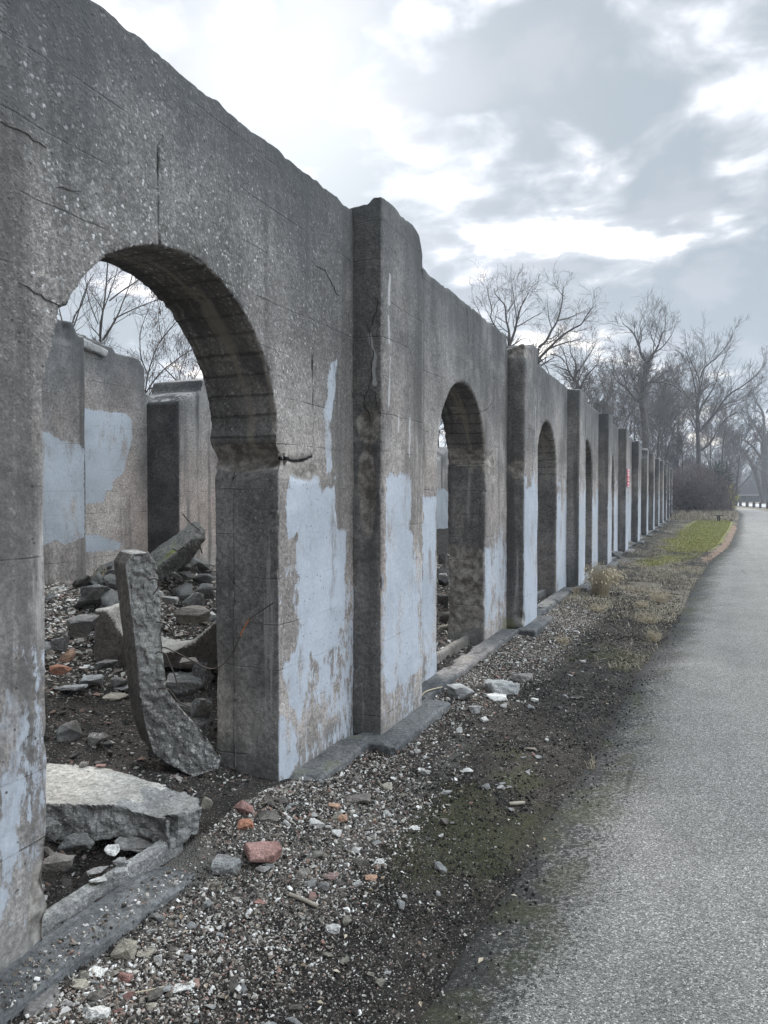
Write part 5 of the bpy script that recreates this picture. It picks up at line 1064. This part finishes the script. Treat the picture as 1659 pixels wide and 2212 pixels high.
# ------------------------------------------------------------------ small far things
p = gpt(1552, 1126); st = empty('low_stand', p); st.rotation_euler[2] = TH*.4; tag(st, 'low dark stand with a flat top on short legs beside the grass', 'stand')
link('stand_top', tomesh(boxbm(-.24, .24, -.15, .15, .335, .375)), M['darkmetal'], st)
for sx in (-.05, .05): link('leg', tomesh(boxbm(sx-.03, sx+.03, -.03, .03, -.05, .335)), M['darkmetal'], st)
link('base_rail', tomesh(boxbm(-.022, .022, -.10, .10, .22, .30)), M['darkmetal'], st)
pm = None
for i, (a, b) in enumerate(((1553, 1090.6), (1584.2, 1091.6), (1599.4, 1092.9), (1614, 1094.2), (1628.6, 1095.8), (1642.4, 1097.2), (1657.9, 1098.8), (1672, 1100.4))):
    p = atZ(a, b, -.1)
    if pm is None:
        bm = boxbm(-.13, .13, -.13, .13, -.1, .66); bmesh.ops.bevel(bm, geom=[e for e in bm.edges if min(v.co.z for v in e.verts) > .6], offset=.04, segments=2, affect='EDGES'); pm = tomesh(bm, 'bollard')
    o = link('bollard', pm, M['post']); o.location = Vector(p); o.rotation_euler[2] = i*.3
    tag(o, 'short square timber post in the row along the far road', 'bollard', 'timber posts along the far road')
a, b = atD(1572, 1066, 150), atD(1640, 1066, 150); u = (b-a); ln = np.linalg.norm(u[:2]); an = math.atan2(u[1], u[0])
lw = empty('low_wall', (a[0], a[1], -.1)); lw.rotation_euler[2] = an; tag(lw, 'long low dark wall with a pale top before the far woods', 'wall')
link('wall_face', tomesh(boxbm(0, ln, 0, .5, -.3, 1.25)), simple('dark stained timber', (.035, .033, .03), .9, .4, 1.5), lw)
bm = boxbm(-.4, ln+.4, -.15, .65, 1.255, 1.50); link('coping', tomesh(bm), simple('pale coping', (.26, .255, .25), .9, .2, 1), lw)
for i in range(6): link('post', tomesh(boxbm(ln*i/5-.12, ln*i/5+.12, -.10, -.003, -.3, 1.25)), M['post'], lw)

# ------------------------------------------------------------------ sky and sun
sd = ray(610, 190); sd = sd/np.linalg.norm(sd); EL = math.asin(sd[2]); AZ = math.atan2(sd[0], sd[1])
s = NT('World', True); scene.world = s.m
G = s.coord('Generated'); G = s.vmath('NORMALIZE', G)
sky = s.n('TexSky', sky_type='NISHITA'); sky.sun_disc = False; sky.sun_elevation = EL; sky.sun_rotation = AZ; sky.air_density = 1.2; sky.dust_density = 2.5
gx_, gy_, gz_ = s.sep(G); zc = s.math('MAXIMUM', gz_, 0.0)
den = s.math('ADD', zc, .24); q = s.comb(s.math('DIVIDE', gx_, den), s.math('DIVIDE', gy_, den), 0)
w = s.n('TexNoise'); s.set(w.inputs['Vector'], q); w.inputs['Scale'].default_value = 1.6; w.inputs['Detail'].default_value = 4
q2 = s.vmath('ADD', q, s.sc(s.vmath('SUBTRACT', w.outputs['Color'], (.5, .5, .5)), (.28, .28, 0)))
n1 = s.noise(s.vmath('ADD', q2, (SKX := 3.7, 1.3, 0)), 1.9, 6, .5); n2 = s.noise(s.vmath('ADD', q2, (9.2, 4.4, 2)), 4.4, 6, .52)
n3 = s.noise(s.vmath('ADD', q2, (1.2, 7.7, 5)), 7.5, 5, .5)
cv = s.math('ADD', s.math('ADD', s.math('MULTIPLY', n1, .44), s.math('MULTIPLY', n2, .34)), s.math('MULTIPLY', n3, .22))
dt = s.math('MAXIMUM', s.vmath('DOT_PRODUCT', G, tuple(sd), 1), 0.0); g1 = s.math('POWER', dt, 70.0); g2 = s.math('POWER', dt, 14.0)
th_ = s.math('SUBTRACT', cv, s.math('MULTIPLY', g2, .02))              # thin near the sun
thick = s.step(th_, .393, .518)
light = s.mix(g2, (3.0, 3.1, 3.2), (5.4, 5.5, 6.05)); dark_ = s.mix(g2, (1.52, 1.80, 2.00), (2.05, 2.28, 2.47))
cl = s.mix(thick, light, dark_)
cl = s.mix(s.math('MULTIPLY', s.step(n2, .5, .66), .25), cl, (3.1, 3.0, 3.25))
cl = s.mix(1, cl, s.mix(g1, (0, 0, 0), (1.7, 1.68, 1.64)), 'ADD')
bl = s.math('MULTIPLY', s.step(th_, .46, .40), s.math('SUBTRACT', 1, g2)); col = s.mix(s.math('MULTIPLY', bl, .35), cl, sky.outputs[0])
# unseen sky brightened overhead and toward +X to light the wall front, dimmed behind
br = s.math('ADD', 1.0, s.math('ADD', s.math('MULTIPLY', s.step(gz_, .58, .85), ZEN := 5.0), s.math('MULTIPLY', s.step(s.vmath('DOT_PRODUCT', G, (.94, .05, .33), 1), .40, .95), SIDE_LOBE := 4.5)))
br = s.math('MULTIPLY', br, s.math('SUBTRACT', 1, s.math('MULTIPLY', s.step(gy_, .0, -.6), .66)))
col = s.mix(1, col, s.comb(br, s.math('MULTIPLY', br, .99), br), 'MULTIPLY')
hz = s.step(gz_, .10, -.01); col = s.mix(s.math('MULTIPLY', hz, .7), col, (3.0, 3.2, 3.4)); col = s.mix(s.step(gz_, -.005, -.05), col, (.7, .68, .62))
bg = s.n('Background'); s.set(bg.inputs[0], col); bg.inputs[1].default_value = .1; s.t.links.new(bg.outputs[0], s.out.inputs[0])
sun = bpy.data.lights.new('sun', 'SUN'); sun.energy = 1.5; sun.angle = R(14); sun.color = (1, .95, .88)
so = bpy.data.objects.new('sun', sun); COL.objects.link(so); so.rotation_euler = Vector(sd).to_track_quat('Z', 'Y').to_euler(); so.location = (-10, 10, 30)
vs = scene.view_settings; vs.view_transform = 'Standard'; vs.look = 'None'; vs.exposure = 1.40; vs.gamma = 1.0
scene.cycles.max_bounces = 5; scene.cycles.diffuse_bounces = 4; scene.cycles.use_denoising = True
scene.render.film_transparent = False
# air: far things fade a little toward the sky's blue grey
bm = boxbm(-420, 420, -80, 420, -3.0, 40)
s = NT('haze air'); v = s.n('VolumePrincipled'); v.inputs['Color'].default_value = (.80, .87, .97, 1); v.inputs['Density'].default_value = .0011; v.inputs['Anisotropy'].default_value = .3
s.t.links.new(v.outputs[0], s.out.inputs['Volume']); tag(link('haze', tomesh(bm), s.m), kind='stuff')
scene.cycles.volume_bounces = 0
print('SEGS', NSEG)
